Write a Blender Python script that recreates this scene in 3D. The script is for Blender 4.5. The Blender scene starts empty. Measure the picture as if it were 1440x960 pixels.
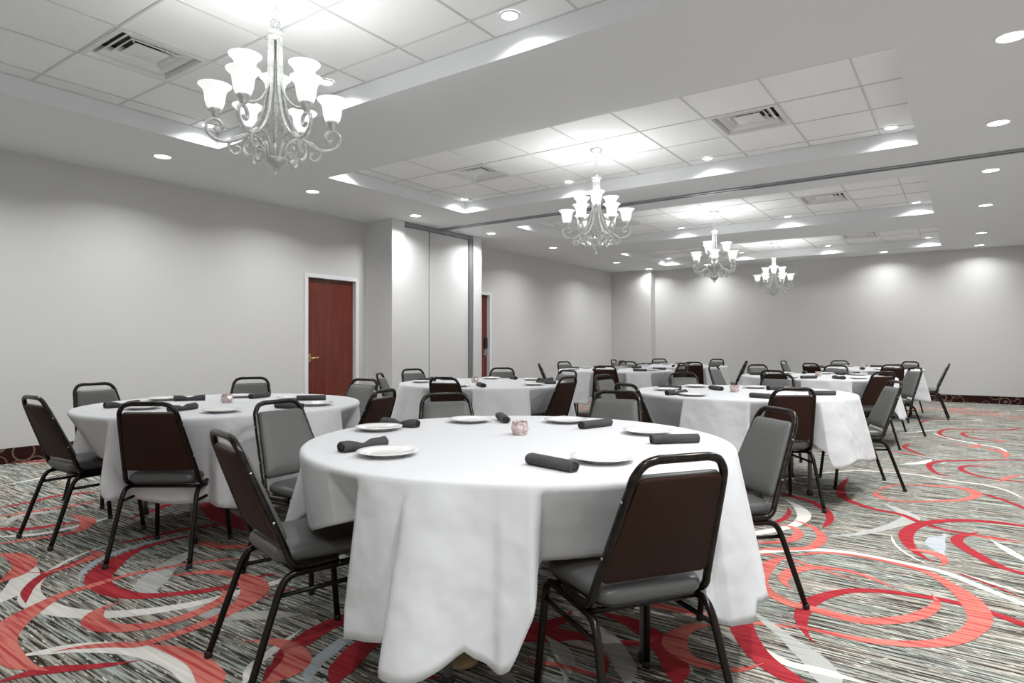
import bpy, bmesh, math, random
from mathutils import Vector, Matrix

PI = math.pi
C = bpy.context.scene.collection
sc = bpy.context.scene

# ------------------------------------------------------------------ camera
EYE = 1.16
FPX = 900.0
CX, CY = 720.0, 483.3
YAW = math.radians(35.26)
cam_d = bpy.data.cameras.new('camera')
cam_d.sensor_width = 36.0
cam_d.lens = FPX / 1440 * 36.0
cam_d.shift_y = (CY - 480) / 1440
cam_d.clip_start = 0.02
cam = bpy.data.objects.new('camera', cam_d)
C.objects.link(cam)
cam.location = (0, 0, EYE)
cam.rotation_euler = (PI / 2, 0, YAW)
sc.camera = cam

# ------------------------------------------------------------------ light and exposure
sc.view_settings.view_transform = 'Standard'
sc.view_settings.look = 'None'
sc.view_settings.gamma = 1.0
sc.view_settings.use_curve_mapping = False
sc.view_settings.exposure = 0.72
w = bpy.data.worlds.new('world')
sc.world = w
w.use_nodes = True
w.node_tree.nodes['Background'].inputs[0].default_value = (1, 1, 1, 1)
w.node_tree.nodes['Background'].inputs[1].default_value = 0.3
P_LEFT = 12.5        # each soffit downlight by the left wall
P_RIGHT = 22.0       # each soffit downlight on the right
P_FAR = 6.2          # each wall washer at the far wall
P_TRAY = 2.6         # each small downlight inside a tray
P_BULB = 1.5         # each chandelier bulb
E_SHADE = 0.48       # glow of a glass shade
try:
    sc.cycles.use_light_tree = True
    sc.cycles.max_bounces = 10
    sc.cycles.diffuse_bounces = 6
except Exception:
    pass

# ------------------------------------------------------------------ dimensions
H = 3.03             # soffit
T = 3.18             # tile ceiling inside the trays
XL, XR = -7.57, 1.6
YF, YB = 15.5, -0.9
TX0, TX1 = -5.85, -0.355
TRAYS = [(0.95, 3.39), (4.69, 7.10), (8.40, 10.97), (12.17, 14.66)]

F2 = Vector((-math.sin(YAW), math.cos(YAW)))
R2 = Vector((math.cos(YAW), math.sin(YAW)))


def at(u, v, z=0.0):
    """floor-plan position of a photo point lying at height z"""
    d = F2 + R2 * ((u - CX) / FPX)
    t = (EYE - z) * FPX / (v - CY)
    return d * t


# ------------------------------------------------------------------ materials
def nodes_of(m):
    m.use_nodes = True
    return m.node_tree.nodes, m.node_tree.links


def mat(name, col, rough=0.5, metal=0.0, bump=None, spec=0.5, mottled=None, coat=0.0):
    m = bpy.data.materials.new(name)
    n, l = nodes_of(m)
    b = n['Principled BSDF']
    b.inputs['Base Color'].default_value = (*col, 1)
    b.inputs['Roughness'].default_value = rough
    b.inputs['Metallic'].default_value = metal
    b.inputs['Specular IOR Level'].default_value = spec
    if coat:
        b.inputs['Coat Weight'].default_value = coat
    tc = n.new('ShaderNodeTexCoord')
    if bump:
        sc_, st, dist = bump
        t = n.new('ShaderNodeTexNoise')
        t.inputs['Scale'].default_value = sc_
        t.inputs['Detail'].default_value = 4
        l.new(tc.outputs['Object'], t.inputs['Vector'])
        bp = n.new('ShaderNodeBump')
        bp.inputs['Strength'].default_value = st
        bp.inputs['Distance'].default_value = dist
        l.new(t.outputs['Fac'], bp.inputs['Height'])
        l.new(bp.outputs['Normal'], b.inputs['Normal'])
    if mottled:
        sc_, amt = mottled
        t = n.new('ShaderNodeTexNoise')
        t.inputs['Scale'].default_value = sc_
        t.inputs['Detail'].default_value = 5
        l.new(tc.outputs['Object'], t.inputs['Vector'])
        r = n.new('ShaderNodeValToRGB')
        r.color_ramp.elements[0].position = 0.3
        r.color_ramp.elements[1].position = 0.7
        r.color_ramp.elements[0].color = (*[c * (1 - amt) for c in col], 1)
        r.color_ramp.elements[1].color = (*[min(1, c * (1 + amt)) for c in col], 1)
        l.new(t.outputs['Fac'], r.inputs['Fac'])
        l.new(r.outputs['Color'], b.inputs['Base Color'])
    return m


def carpet_base():
    """striped grey broadloom: broken yarn lines running across the room"""
    m = bpy.data.materials.new('carpet_ground')
    n, l = nodes_of(m)
    b = n['Principled BSDF']
    b.inputs['Roughness'].default_value = 0.95
    b.inputs['Specular IOR Level'].default_value = 0.1
    tc = n.new('ShaderNodeTexCoord')

    def streak(sx, sy, detail, lo, hi, off=0.0):
        mp = n.new('ShaderNodeMapping')
        mp.inputs['Scale'].default_value = (sx, sy, 1)
        mp.inputs['Location'].default_value = (off, off * 1.7, 0)
        l.new(tc.outputs['Object'], mp.inputs['Vector'])
        t = n.new('ShaderNodeTexNoise')
        t.noise_dimensions = '2D'
        t.inputs['Scale'].default_value = 1.0
        t.inputs['Detail'].default_value = detail
        t.inputs['Roughness'].default_value = 0.6
        l.new(mp.outputs['Vector'], t.inputs['Vector'])
        r = n.new('ShaderNodeMapRange')
        r.inputs['From Min'].default_value = lo
        r.inputs['From Max'].default_value = hi
        l.new(t.outputs['Fac'], r.inputs['Value'])
        return r.outputs['Result']

    a0 = streak(3.0, 88, 2, 0.33, 0.66)
    sp = n.new('ShaderNodeTexNoise')
    sp.inputs['Scale'].default_value = 190
    sp.inputs['Detail'].default_value = 1
    l.new(tc.outputs['Object'], sp.inputs['Vector'])
    ad = n.new('ShaderNodeMath')
    ad.operation = 'MULTIPLY_ADD'
    ad.inputs[1].default_value = 0.55
    l.new(sp.outputs['Fac'], ad.inputs[0])
    l.new(a0, ad.inputs[2])
    sb = n.new('ShaderNodeMath')
    sb.operation = 'SUBTRACT'
    sb.inputs[1].default_value = 0.275
    l.new(ad.outputs[0], sb.inputs[0])
    a = sb.outputs[0]
    ramp = n.new('ShaderNodeValToRGB')
    e = ramp.color_ramp.elements
    e[0].position, e[0].color = 0.05, (0.026, 0.020, 0.017, 1)
    e[1].position, e[1].color = 1.0, (0.47, 0.47, 0.43, 1)
    for p, c in ((0.25, (0.085, 0.071, 0.060)), (0.45, (0.165, 0.160, 0.145)), (0.66, (0.29, 0.295, 0.27)), (0.85, (0.37, 0.375, 0.35))):
        k = e.new(p)
        k.color = (*c, 1)
    l.new(a, ramp.inputs['Fac'])
    # slow tint drift between brown and green grey
    tint = streak(0.9, 9, 2, 0.35, 0.65, 3.1)
    tr = n.new('ShaderNodeValToRGB')
    tr.color_ramp.elements[0].color = (1.08, 1.0, 0.94, 1)
    tr.color_ramp.elements[1].color = (0.93, 1.02, 1.0, 1)
    l.new(tint, tr.inputs['Fac'])
    mul = n.new('ShaderNodeMix')
    mul.data_type = 'RGBA'
    mul.blend_type = 'MULTIPLY'
    mul.inputs['Factor'].default_value = 1
    l.new(ramp.outputs['Color'], mul.inputs[6])
    l.new(tr.outputs['Color'], mul.inputs[7])
    # short pale dashes
    d = streak(14, 110, 1, 0.69, 0.74, 7.7)
    mx = n.new('ShaderNodeMix')
    mx.data_type = 'RGBA'
    l.new(d, mx.inputs['Factor'])
    l.new(mul.outputs[2], mx.inputs[6])
    mx.inputs[7].default_value = (0.72, 0.70, 0.62, 1)
    l.new(mx.outputs[2], b.inputs['Base Color'])
    f = n.new('ShaderNodeTexNoise')
    f.inputs['Scale'].default_value = 500
    l.new(tc.outputs['Object'], f.inputs['Vector'])
    bp = n.new('ShaderNodeBump')
    bp.inputs['Strength'].default_value = 0.4
    bp.inputs['Distance'].default_value = 0.004
    l.new(f.outputs['Fac'], bp.inputs['Height'])
    l.new(bp.outputs['Normal'], b.inputs['Normal'])
    return m


def carpet_yarn(name, dark, light, lo=0.3, hi=0.7):
    """one colour of swirl yarn, with the same broken lines woven through it"""
    m = bpy.data.materials.new(name)
    n, l = nodes_of(m)
    b = n['Principled BSDF']
    b.inputs['Roughness'].default_value = 0.95
    b.inputs['Specular IOR Level'].default_value = 0.1
    tc = n.new('ShaderNodeTexCoord')
    mp = n.new('ShaderNodeMapping')
    mp.inputs['Scale'].default_value = (2.6, 60, 1)
    l.new(tc.outputs['Object'], mp.inputs['Vector'])
    t = n.new('ShaderNodeTexNoise')
    t.noise_dimensions = '2D'
    t.inputs['Scale'].default_value = 1.0
    t.inputs['Detail'].default_value = 3
    l.new(mp.outputs['Vector'], t.inputs['Vector'])
    r = n.new('ShaderNodeValToRGB')
    r.color_ramp.elements[0].position = lo
    r.color_ramp.elements[1].position = hi
    r.color_ramp.elements[0].color = (*dark, 1)
    r.color_ramp.elements[1].color = (*light, 1)
    l.new(t.outputs['Fac'], r.inputs['Fac'])
    l.new(r.outputs['Color'], b.inputs['Base Color'])
    return m


def base_carpet_strip():
    """dark brown carpet base with pale interlocking loops"""
    m = bpy.data.materials.new('carpet_base_strip')
    n, l = nodes_of(m)
    b = n['Principled BSDF']
    b.inputs['Roughness'].default_value = 0.9
    b.inputs['Specular IOR Level'].default_value = 0.1
    tc = n.new('ShaderNodeTexCoord')
    outs = []
    for s, rad, off in ((3.6, 0.36, 0.0), (5.2, 0.40, 4.3)):
        mp = n.new('ShaderNodeMapping')
        mp.inputs['Location'].default_value = (off, off, off)
        l.new(tc.outputs['Object'], mp.inputs['Vector'])
        v = n.new('ShaderNodeTexVoronoi')
        v.inputs['Scale'].default_value = s
        v.inputs['Randomness'].default_value = 0.8
        l.new(mp.outputs['Vector'], v.inputs['Vector'])
        a = n.new('ShaderNodeMath')
        a.operation = 'COMPARE'
        a.inputs[1].default_value = rad
        a.inputs[2].default_value = 0.024
        l.new(v.outputs['Distance'], a.inputs[0])
        outs.append(a.outputs[0])
    mxn = n.new('ShaderNodeMath')
    mxn.operation = 'MAXIMUM'
    l.new(outs[0], mxn.inputs[0])
    l.new(outs[1], mxn.inputs[1])
    mx = n.new('ShaderNodeMix')
    mx.data_type = 'RGBA'
    l.new(mxn.outputs[0], mx.inputs['Factor'])
    mx.inputs[6].default_value = (0.028, 0.010, 0.008, 1)
    mx.inputs[7].default_value = (0.17, 0.12, 0.095, 1)
    l.new(mx.outputs[2], b.inputs['Base Color'])
    return m


def wood_mat(name, c1, c2, scale=(14, 14, 0.9), rough=0.28):
    m = bpy.data.materials.new(name)
    n, l = nodes_of(m)
    b = n['Principled BSDF']
    b.inputs['Roughness'].default_value = rough
    tc = n.new('ShaderNodeTexCoord')
    mp = n.new('ShaderNodeMapping')
    mp.inputs['Scale'].default_value = scale
    l.new(tc.outputs['Object'], mp.inputs['Vector'])
    t = n.new('ShaderNodeTexNoise')
    t.inputs['Scale'].default_value = 2.0
    t.inputs['Detail'].default_value = 6
    t.inputs['Distortion'].default_value = 0.6
    l.new(mp.outputs['Vector'], t.inputs['Vector'])
    r = n.new('ShaderNodeValToRGB')
    r.color_ramp.elements[0].position = 0.3
    r.color_ramp.elements[1].position = 0.72
    r.color_ramp.elements[0].color = (*c1, 1)
    r.color_ramp.elements[1].color = (*c2, 1)
    l.new(t.outputs['Fac'], r.inputs['Fac'])
    l.new(r.outputs['Color'], b.inputs['Base Color'])
    return m


def emit_mat(name, col, strength, base=(0.9, 0.9, 0.9)):
    m = bpy.data.materials.new(name)
    n, l = nodes_of(m)
    b = n['Principled BSDF']
    b.inputs['Base Color'].default_value = (*base, 1)
    b.inputs['Roughness'].default_value = 0.4
    b.inputs['Emission Color'].default_value = (*col, 1)
    b.inputs['Emission Strength'].default_value = strength
    return m


def cloth_mat():
    m = bpy.data.materials.new('white_linen')
    n, l = nodes_of(m)
    b = n['Principled BSDF']
    b.inputs['Base Color'].default_value = (0.60, 0.605, 0.622, 1)
    b.inputs['Roughness'].default_value = 0.85
    b.inputs['Specular IOR Level'].default_value = 0.2
    b.inputs['Sheen Weight'].default_value = 0.1
    tc = n.new('ShaderNodeTexCoord')
    t = n.new('ShaderNodeTexNoise')
    t.inputs['Scale'].default_value = 6
    t.inputs['Detail'].default_value = 2
    l.new(tc.outputs['Object'], t.inputs['Vector'])
    v = n.new('ShaderNodeTexVoronoi')
    v.feature = 'SMOOTH_F1'
    v.inputs['Scale'].default_value = 8
    v.inputs['Smoothness'].default_value = 0.35
    l.new(tc.outputs['Object'], v.inputs['Vector'])
    a = n.new('ShaderNodeMath')
    a.operation = 'MULTIPLY_ADD'
    a.inputs[1].default_value = 0.35
    l.new(v.outputs['Distance'], a.inputs[0])
    l.new(t.outputs['Fac'], a.inputs[2])
    # creases fade out on the flat top
    g = n.new('ShaderNodeNewGeometry')
    sx = n.new('ShaderNodeSeparateXYZ')
    l.new(g.outputs['Normal'], sx.inputs[0])
    mr = n.new('ShaderNodeMapRange')
    mr.inputs['From Min'].default_value = 0.5
    mr.inputs['From Max'].default_value = 0.95
    mr.inputs['To Min'].default_value = 0.5
    mr.inputs['To Max'].default_value = 0.02
    l.new(sx.outputs['Z'], mr.inputs['Value'])
    bp = n.new('ShaderNodeBump')
    bp.inputs['Distance'].default_value = 0.035
    l.new(mr.outputs['Result'], bp.inputs['Strength'])
    l.new(a.outputs[0], bp.inputs['Height'])
    l.new(bp.outputs['Normal'], b.inputs['Normal'])
    return m


M = {}
M['wall'] = mat('wall_vinyl', (0.60, 0.595, 0.585), 0.7, bump=(160, 0.15, 0.002), spec=0.25)
M['soffit'] = mat('soffit_paint', (0.725, 0.74, 0.75), 0.85, spec=0.2)
M['tile'] = mat('ceiling_tile', (0.86, 0.865, 0.87), 0.9, bump=(180, 0.2, 0.003), spec=0.1)
M['tee'] = mat('ceiling_grid_metal', (0.60, 0.60, 0.60), 0.5)
M['trim'] = mat('white_frame_paint', (0.74, 0.74, 0.76), 0.4)
M['door'] = wood_mat('mahogany_door', (0.105, 0.018, 0.011), (0.165, 0.034, 0.020), rough=0.22)
M['brass'] = mat('satin_brass', (0.60, 0.45, 0.22), 0.28, 1.0)
M['lockgrey'] = mat('brushed_steel', (0.45, 0.45, 0.46), 0.3, 1.0)
M['black'] = mat('black_plastic', (0.012, 0.012, 0.013), 0.45)
M['panel'] = mat('partition_panel_vinyl', (0.64, 0.64, 0.635), 0.65, bump=(140, 0.15, 0.002), spec=0.25)
M['alu'] = mat('grey_aluminium', (0.30, 0.31, 0.33), 0.4, 0.6)
M['darkslot'] = mat('dark_slot', (0.03, 0.03, 0.033), 0.7)
M['base'] = base_carpet_strip()
M['frame'] = mat('bronze_tube', (0.034, 0.029, 0.025), 0.22, 0.85, mottled=(40, 0.5))
M['legtube'] = mat('black_bronze_tube', (0.022, 0.018, 0.016), 0.25, 0.75)
M['vinyl'] = mat('grey_vinyl', (0.100, 0.103, 0.096), 0.42, bump=(220, 0.15, 0.001))
M['seatvinyl'] = mat('charcoal_vinyl', (0.080, 0.080, 0.079), 0.36, bump=(220, 0.15, 0.001))
M['brown'] = mat('brown_back_shell', (0.034, 0.0145, 0.0098), 0.6, bump=(260, 0.2, 0.001), spec=0.15)
M['cloth'] = cloth_mat()
M['ply'] = wood_mat('plywood', (0.38, 0.25, 0.12), (0.50, 0.35, 0.19), (6, 6, 6), 0.5)
M['tleg'] = mat('grey_steel_leg', (0.33, 0.33, 0.34), 0.35, 0.6)
M['china'] = mat('white_china', (0.82, 0.82, 0.80), 0.12, coat=0.3)
M['napkin'] = mat('charcoal_napkin', (0.072, 0.068, 0.070), 0.9, bump=(90, 0.35, 0.004), mottled=(20, 0.2), spec=0.15)
M['napin'] = mat('charcoal_napkin_inside', (0.03, 0.028, 0.029), 0.95, spec=0.1)
M['silver'] = mat('brushed_silver', (0.70, 0.71, 0.70), 0.36, 0.7, mottled=(60, 0.2))
M['shade'] = emit_mat('frosted_shade', (0.98, 1.0, 0.985), E_SHADE, (0.45, 0.45, 0.45))
M['lens'] = emit_mat('downlight_lens', (1, 1, 1), 9.0)
M['ring'] = mat('downlight_trim', (0.85, 0.85, 0.85), 0.4)
M['ventw'] = mat('vent_white', (0.72, 0.72, 0.71), 0.4)
M['ventd'] = mat('vent_dark', (0.08, 0.07, 0.062), 0.6)
M['votive'] = mat('rose_mercury_glass', (0.60, 0.49, 0.47), 0.18, 0.5, mottled=(90, 0.45))
M['votiverim'] = mat('mercury_glass_inside', (0.34, 0.25, 0.24), 0.3, 0.3)
M['candle'] = mat('white_wax', (0.85, 0.83, 0.78), 0.5)
M['tanwood'] = wood_mat('tan_wood', (0.26, 0.17, 0.08), (0.42, 0.30, 0.16), (8, 8, 8), 0.6)
M['c_red'] = carpet_yarn('carpet_red', (0.28, 0.016, 0.026), (0.40, 0.042, 0.050))
M['c_coral'] = carpet_yarn('carpet_coral', (0.42, 0.052, 0.055), (0.58, 0.180, 0.145), 0.36, 0.54)
M['c_white'] = carpet_yarn('carpet_ivory', (0.58, 0.56, 0.51), (0.70, 0.69, 0.65))
M['c_grey'] = carpet_yarn('carpet_silver', (0.33, 0.34, 0.32), (0.47, 0.47, 0.44))
M['c_blue'] = carpet_yarn('carpet_mist', (0.34, 0.37, 0.40), (0.47, 0.50, 0.53))
M['carpet'] = carpet_base()


# ------------------------------------------------------------------ mesh helpers
class MB:
    """collects shapes and links them as one mesh object"""

    def __init__(self):
        self.v, self.f, self.m, self.s = [], [], [], []
        self.mi = 0
        self.sm = True

    def add(self, vs, fs, smooth=None):
        o = len(self.v)
        self.v += [tuple(p) for p in vs]
        for f in fs:
            self.f.append([i + o for i in f])
            self.m.append(self.mi)
            self.s.append(self.sm if smooth is None else smooth)
        return self

    def box(self, x0, x1, y0, y1, z0, z1):
        vs = [(x, y, z) for z in (z0, z1) for y in (y0, y1) for x in (x0, x1)]
        fs = [(0, 2, 3, 1), (4, 5, 7, 6), (0, 1, 5, 4), (2, 6, 7, 3), (0, 4, 6, 2), (1, 3, 7, 5)]
        return self.add(vs, fs, False)

    def quad(self, a, b, c, d):
        return self.add([a, b, c, d], [(0, 1, 2, 3)], False)

    def tube(self, pts, r, n=10, squash=1.0, up=None, closed=False):
        """round tube along pts; r a number or a list"""
        pts = [Vector(p) for p in pts]
        k = len(pts)
        rs = r if isinstance(r, (list, tuple)) else [r] * k
        tang = []
        for i in range(k):
            if closed:
                t = pts[(i + 1) % k] - pts[i - 1]
            else:
                t = pts[min(i + 1, k - 1)] - pts[max(i - 1, 0)]
            tang.append(t.normalized())
        ref = Vector(up) if up else (Vector((0, 0, 1)) if abs(tang[0].z) < 0.9 else Vector((1, 0, 0)))
        nrm = (ref - tang[0] * ref.dot(tang[0])).normalized()
        vs = []
        for i in range(k):
            nrm = (nrm - tang[i] * nrm.dot(tang[i])).normalized()
            bi = tang[i].cross(nrm)
            for j in range(n):
                a = 2 * PI * j / n
                vs.append(pts[i] + nrm * (math.cos(a) * rs[i]) + bi * (math.sin(a) * rs[i] * squash))
        fs = []
        for i in range(k if closed else k - 1):
            for j in range(n):
                a, b = i * n + j, i * n + (j + 1) % n
                c, d = ((i + 1) % k) * n + (j + 1) % n, ((i + 1) % k) * n + j
                fs.append((a, b, c, d))
        if not closed:
            fs.append(tuple(reversed(range(n))))
            fs.append(tuple((k - 1) * n + j for j in range(n)))
        return self.add(vs, fs)

    def lathe(self, prof, n=24, c=(0, 0, 0), cap=True):
        vs, fs = [], []
        for r, z in prof:
            for j in range(n):
                a = 2 * PI * j / n
                vs.append((c[0] + r * math.cos(a), c[1] + r * math.sin(a), c[2] + z))
        for i in range(len(prof) - 1):
            for j in range(n):
                a, b = i * n + j, i * n + (j + 1) % n
                fs.append((a, b, b + n, a + n))
        if cap:
            if prof[0][0] > 1e-5:
                fs.append(tuple(reversed(range(n))))
            if prof[-1][0] > 1e-5:
                fs.append(tuple((len(prof) - 1) * n + j for j in range(n)))
        return self.add(vs, fs)

    def build(self, name, mats, parent=None, bevel=0.0, weld=False):
        me = bpy.data.meshes.new(name)
        me.from_pydata([tuple(p) for p in self.v], [], self.f)
        for mm in (mats if isinstance(mats, (list, tuple)) else [mats]):
            me.materials.append(mm)
        me.polygons.foreach_set('material_index', self.m)
        me.polygons.foreach_set('use_smooth', self.s)
        me.update()
        o = bpy.data.objects.new(name, me)
        C.objects.link(o)
        if parent:
            o.parent = parent
        if bevel:
            b = o.modifiers.new('bevel', 'BEVEL')
            b.width = bevel
            b.segments = 2
            b.limit_method = 'ANGLE'
        return o


def crom(pts, n=6, closed=False):
    """smooth curve through pts"""
    P = [Vector(p) for p in pts]
    k = len(P)
    out = []
    for i in range(k if closed else k - 1):
        if closed:
            p0, p1, p2, p3 = P[i - 1], P[i], P[(i + 1) % k], P[(i + 2) % k]
        else:
            p0, p1, p2, p3 = P[max(i - 1, 0)], P[i], P[i + 1], P[min(i + 2, k - 1)]
        for j in range(n):
            t = j / n
            out.append(0.5 * ((2 * p1) + (p2 - p0) * t + (2 * p0 - 5 * p1 + 4 * p2 - p3) * t * t + (3 * p1 - p0 - 3 * p2 + p3) * t ** 3))
    if not closed:
        out.append(P[-1])
    return out


def tag(o, label, cat, group=None, kind=None):
    if label:
        o['label'] = label
    if cat:
        o['category'] = cat
    if group:
        o['group'] = group
    if kind:
        o['kind'] = kind
    return o


def empty(name, loc=(0, 0, 0), rz=0.0):
    o = bpy.data.objects.new(name, None)
    o.empty_display_size = 0.1
    C.objects.link(o)
    o.location = loc
    o.rotation_euler = (0, 0, rz)
    return o


def copy_tree(o, parent=None):
    c = o.copy()
    C.objects.link(c)
    if parent:
        c.parent = parent
    for ch in KIDS.get(o.name, []):
        copy_tree(ch, c)
    return c


KIDS = {}


def remember(o):
    KIDS[o.name] = [ch for ch in C.objects if ch.parent == o]
    for ch in KIDS[o.name]:
        remember(ch)


def struct(o, label=None):
    o['kind'] = 'structure'
    if label:
        o['label'] = label
        o['category'] = o.name.split('_')[0]
    return o


# ------------------------------------------------------------------ the room
# carpet: one floor mesh, woven swirls laid a hair above the striped ground
fl = MB()
fl.sm = False
fl.quad((XL - 0.2, YB - 0.2, 0), (XR + 0.2, YB - 0.2, 0), (XR + 0.2, YF + 0.2, 0), (XL - 0.2, YF + 0.2, 0))
MI = {'r': 1, 'c': 2, 'w': 3, 'g': 4, 'b': 5}
layer = [0]


def ribbon(kind, pts, ws):
    P = crom([(p[0], p[1], 0) for p in pts], 8)
    k = len(P)
    lens = [0]
    for i in range(1, k):
        lens.append(lens[-1] + (P[i] - P[i - 1]).length)
    layer[0] += 1
    z = 0.0005 + 0.000008 * layer[0]
    vs, fs = [], []
    for i in range(k):
        t = (P[min(i + 1, k - 1)] - P[max(i - 1, 0)])
        t = t.normalized() if t.length > 1e-9 else Vector((1, 0, 0))
        nn = Vector((-t.y, t.x, 0))
        s = lens[i] / lens[-1] * (len(ws) - 1)
        a = min(int(s), len(ws) - 2)
        u = s - a
        u = u * u * (3 - 2 * u)
        wd = (ws[a] * (1 - u) + ws[a + 1] * u) / 2
        wd *= min(1.0, 0.08 + lens[i] / 0.14, 0.08 + (lens[-1] - lens[i]) / 0.14)
        vs += [(P[i].x + nn.x * wd, P[i].y + nn.y * wd, z), (P[i].x - nn.x * wd, P[i].y - nn.y * wd, z)]
    for i in range(k - 1):
        fs.append((2 * i, 2 * i + 1, 2 * i + 3, 2 * i + 2))
    fl.mi = MI[kind]
    fl.add(vs, fs, False)


def traced(ox, oy, s, items):
    for kind, ws, px in items:
        ribbon(kind, [at(ox + a / s, oy + b / s) for a, b in px], ws)


order = {'g': 0, 'b': 1, 'w': 2, 'r': 3, 'c': 4}
SW = []


def swirls(ox, oy, s, items):
    for it in items:
        SW.append((ox, oy, s, it))


swirls(1000, 640, 3.0, [
    ('r', (.02, .06, .10, .09, .07), [(250, 520), (205, 548), (150, 600), (118, 660), (135, 740), (190, 830), (270, 900), (370, 960), (470, 1010)]),
    ('c', (.03, .035, .05, .10, .07, .05, .02), [(330, 425), (500, 412), (700, 440), (900, 490), (1010, 550), (1090, 610), (1135, 690), (1090, 750), (1000, 787), (850, 797), (650, 780), (450, 740), (280, 700)]),
    ('c', (.03, .09, .06, .07, .06, .02), [(330, 425), (260, 450), (215, 490), (205, 530), (240, 575), (330, 625), (450, 655), (600, 692), (720, 700), (850, 685), (930, 650), (952, 618), (925, 580)]),
    ('c', (.03, .07, .04, .02), [(340, 570), (305, 525), (345, 488), (430, 474), (560, 485), (680, 520), (790, 572)]),
    ('r', (.02, .07, .05, .05, .06), [(440, 797), (400, 750), (380, 690), (400, 640), (450, 605), (560, 575), (700, 572), (850, 590), (1000, 615), (1150, 655), (1320, 715), (1450, 770)]),
    ('w', (.05, .06, .04, .05, .03), [(120, 415), (280, 403), (420, 398), (560, 408), (720, 435), (880, 470), (1000, 500), (1150, 560), (1320, 630), (1450, 690)]),
    ('w', (.01, .025, .03), [(900, 462), (1000, 485), (1150, 530), (1320, 580), (1450, 615)]),
    ('r', (.01, .018, .02), [(940, 470), (1050, 500), (1200, 555), (1320, 605)]),
    ('r', (.03, .08, .07, .05), [(940, 455), (860, 405), (822, 350), (840, 312), (910, 285), (1050, 275), (1200, 283), (1320, 298), (1450, 310)]),
    ('c', (.02, .07, .04, .015), [(800, 395), (900, 405), (965, 425), (985, 455), (950, 470)]),
    ('b', (.03, .10, .05), [(990, 430), (950, 385), (955, 352), (1010, 338)]),
    ('r', (.04, .07, .05), [(1450, 535), (1320, 500), (1220, 470), (1120, 420), (1042, 370), (1050, 342), (1130, 325)]),
    ('c', (.02, .04, .03), [(1050, 335), (1150, 345), (1320, 375)]),
    ('w', (.015, .05, .05), [(1170, 350), (1250, 400), (1350, 460)]),
    ('r', (.03, .07, .05, .03), [(580, 95), (545, 140), (570, 185), (680, 225), (800, 250), (900, 290), (1040, 325), (1320, 365)]),
    ('c', (.03, .03, .09, .05, .04, .06), [(700, 150), (740, 133), (820, 125), (950, 130), (1060, 140), (1118, 162), (1080, 186), (980, 193), (860, 196), (760, 190), (705, 172), (692, 152)]),
    ('r', (.05, .04, .06), [(1110, 155), (1200, 178), (1320, 222), (1400, 260)]),
    ('w', (.03, .04, .04, .02), [(420, 80), (600, 65), (700, 68), (850, 80), (1000, 105), (1150, 125), (1250, 150), (1320, 185)]),
    ('g', (.03, .06, .11, .04), [(480, 342), (600, 335), (700, 315), (790, 290), (842, 265), (800, 235), (720, 200)]),
    ('w', (.015, .015), [(758, 335), (780, 380), (850, 430), (940, 470)]),
    ('g', (.02, .05, .10, .11), [(150, 640), (280, 740), (380, 820), (450, 880), (500, 960), (530, 1020)]),
    ('w', (.07, .04, .05, .03), [(30, 735), (130, 790), (230, 830), (330, 880), (480, 915), (700, 975)]),
    ('c', (.05, .03), [(-20, 885), (80, 905), (150, 900), (220, 878)]),
    ('r', (.06, .06, .04), [(130, 148), (230, 150), (330, 170), (420, 195), (480, 230), (502, 270), (470, 308)]),
    ('w', (.03, .09, .06, .08), [(310, 185), (370, 220), (392, 260), (350, 295), (270, 315), (130, 340)]),
    ('c', (.03, .06, .04), [(330, 270), (400, 290), (450, 320), (467, 348), (440, 380), (380, 395), (150, 395)]),
    ('c', (.03, .06, .03), [(250, 290), (330, 300), (370, 325), (350, 350), (300, 365), (150, 372)]),
    ('r', (.02, .04, .05), [(320, 215), (328, 245), (280, 280), (130, 302)]),
    ('r', (.03, .06, .04), [(1400, 18), (1100, 22), (970, 25), (920, 40), (950, 75), (1040, 92)]),
    ('r', (.03, .05, .04), [(1400, 115), (1230, 105), (1120, 85), (1055, 60), (1080, 45), (1200, 48)]),
    ('c', (.02, .05, .02), [(1210, 115), (1250, 95), (1320, 80)]),
])
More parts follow.
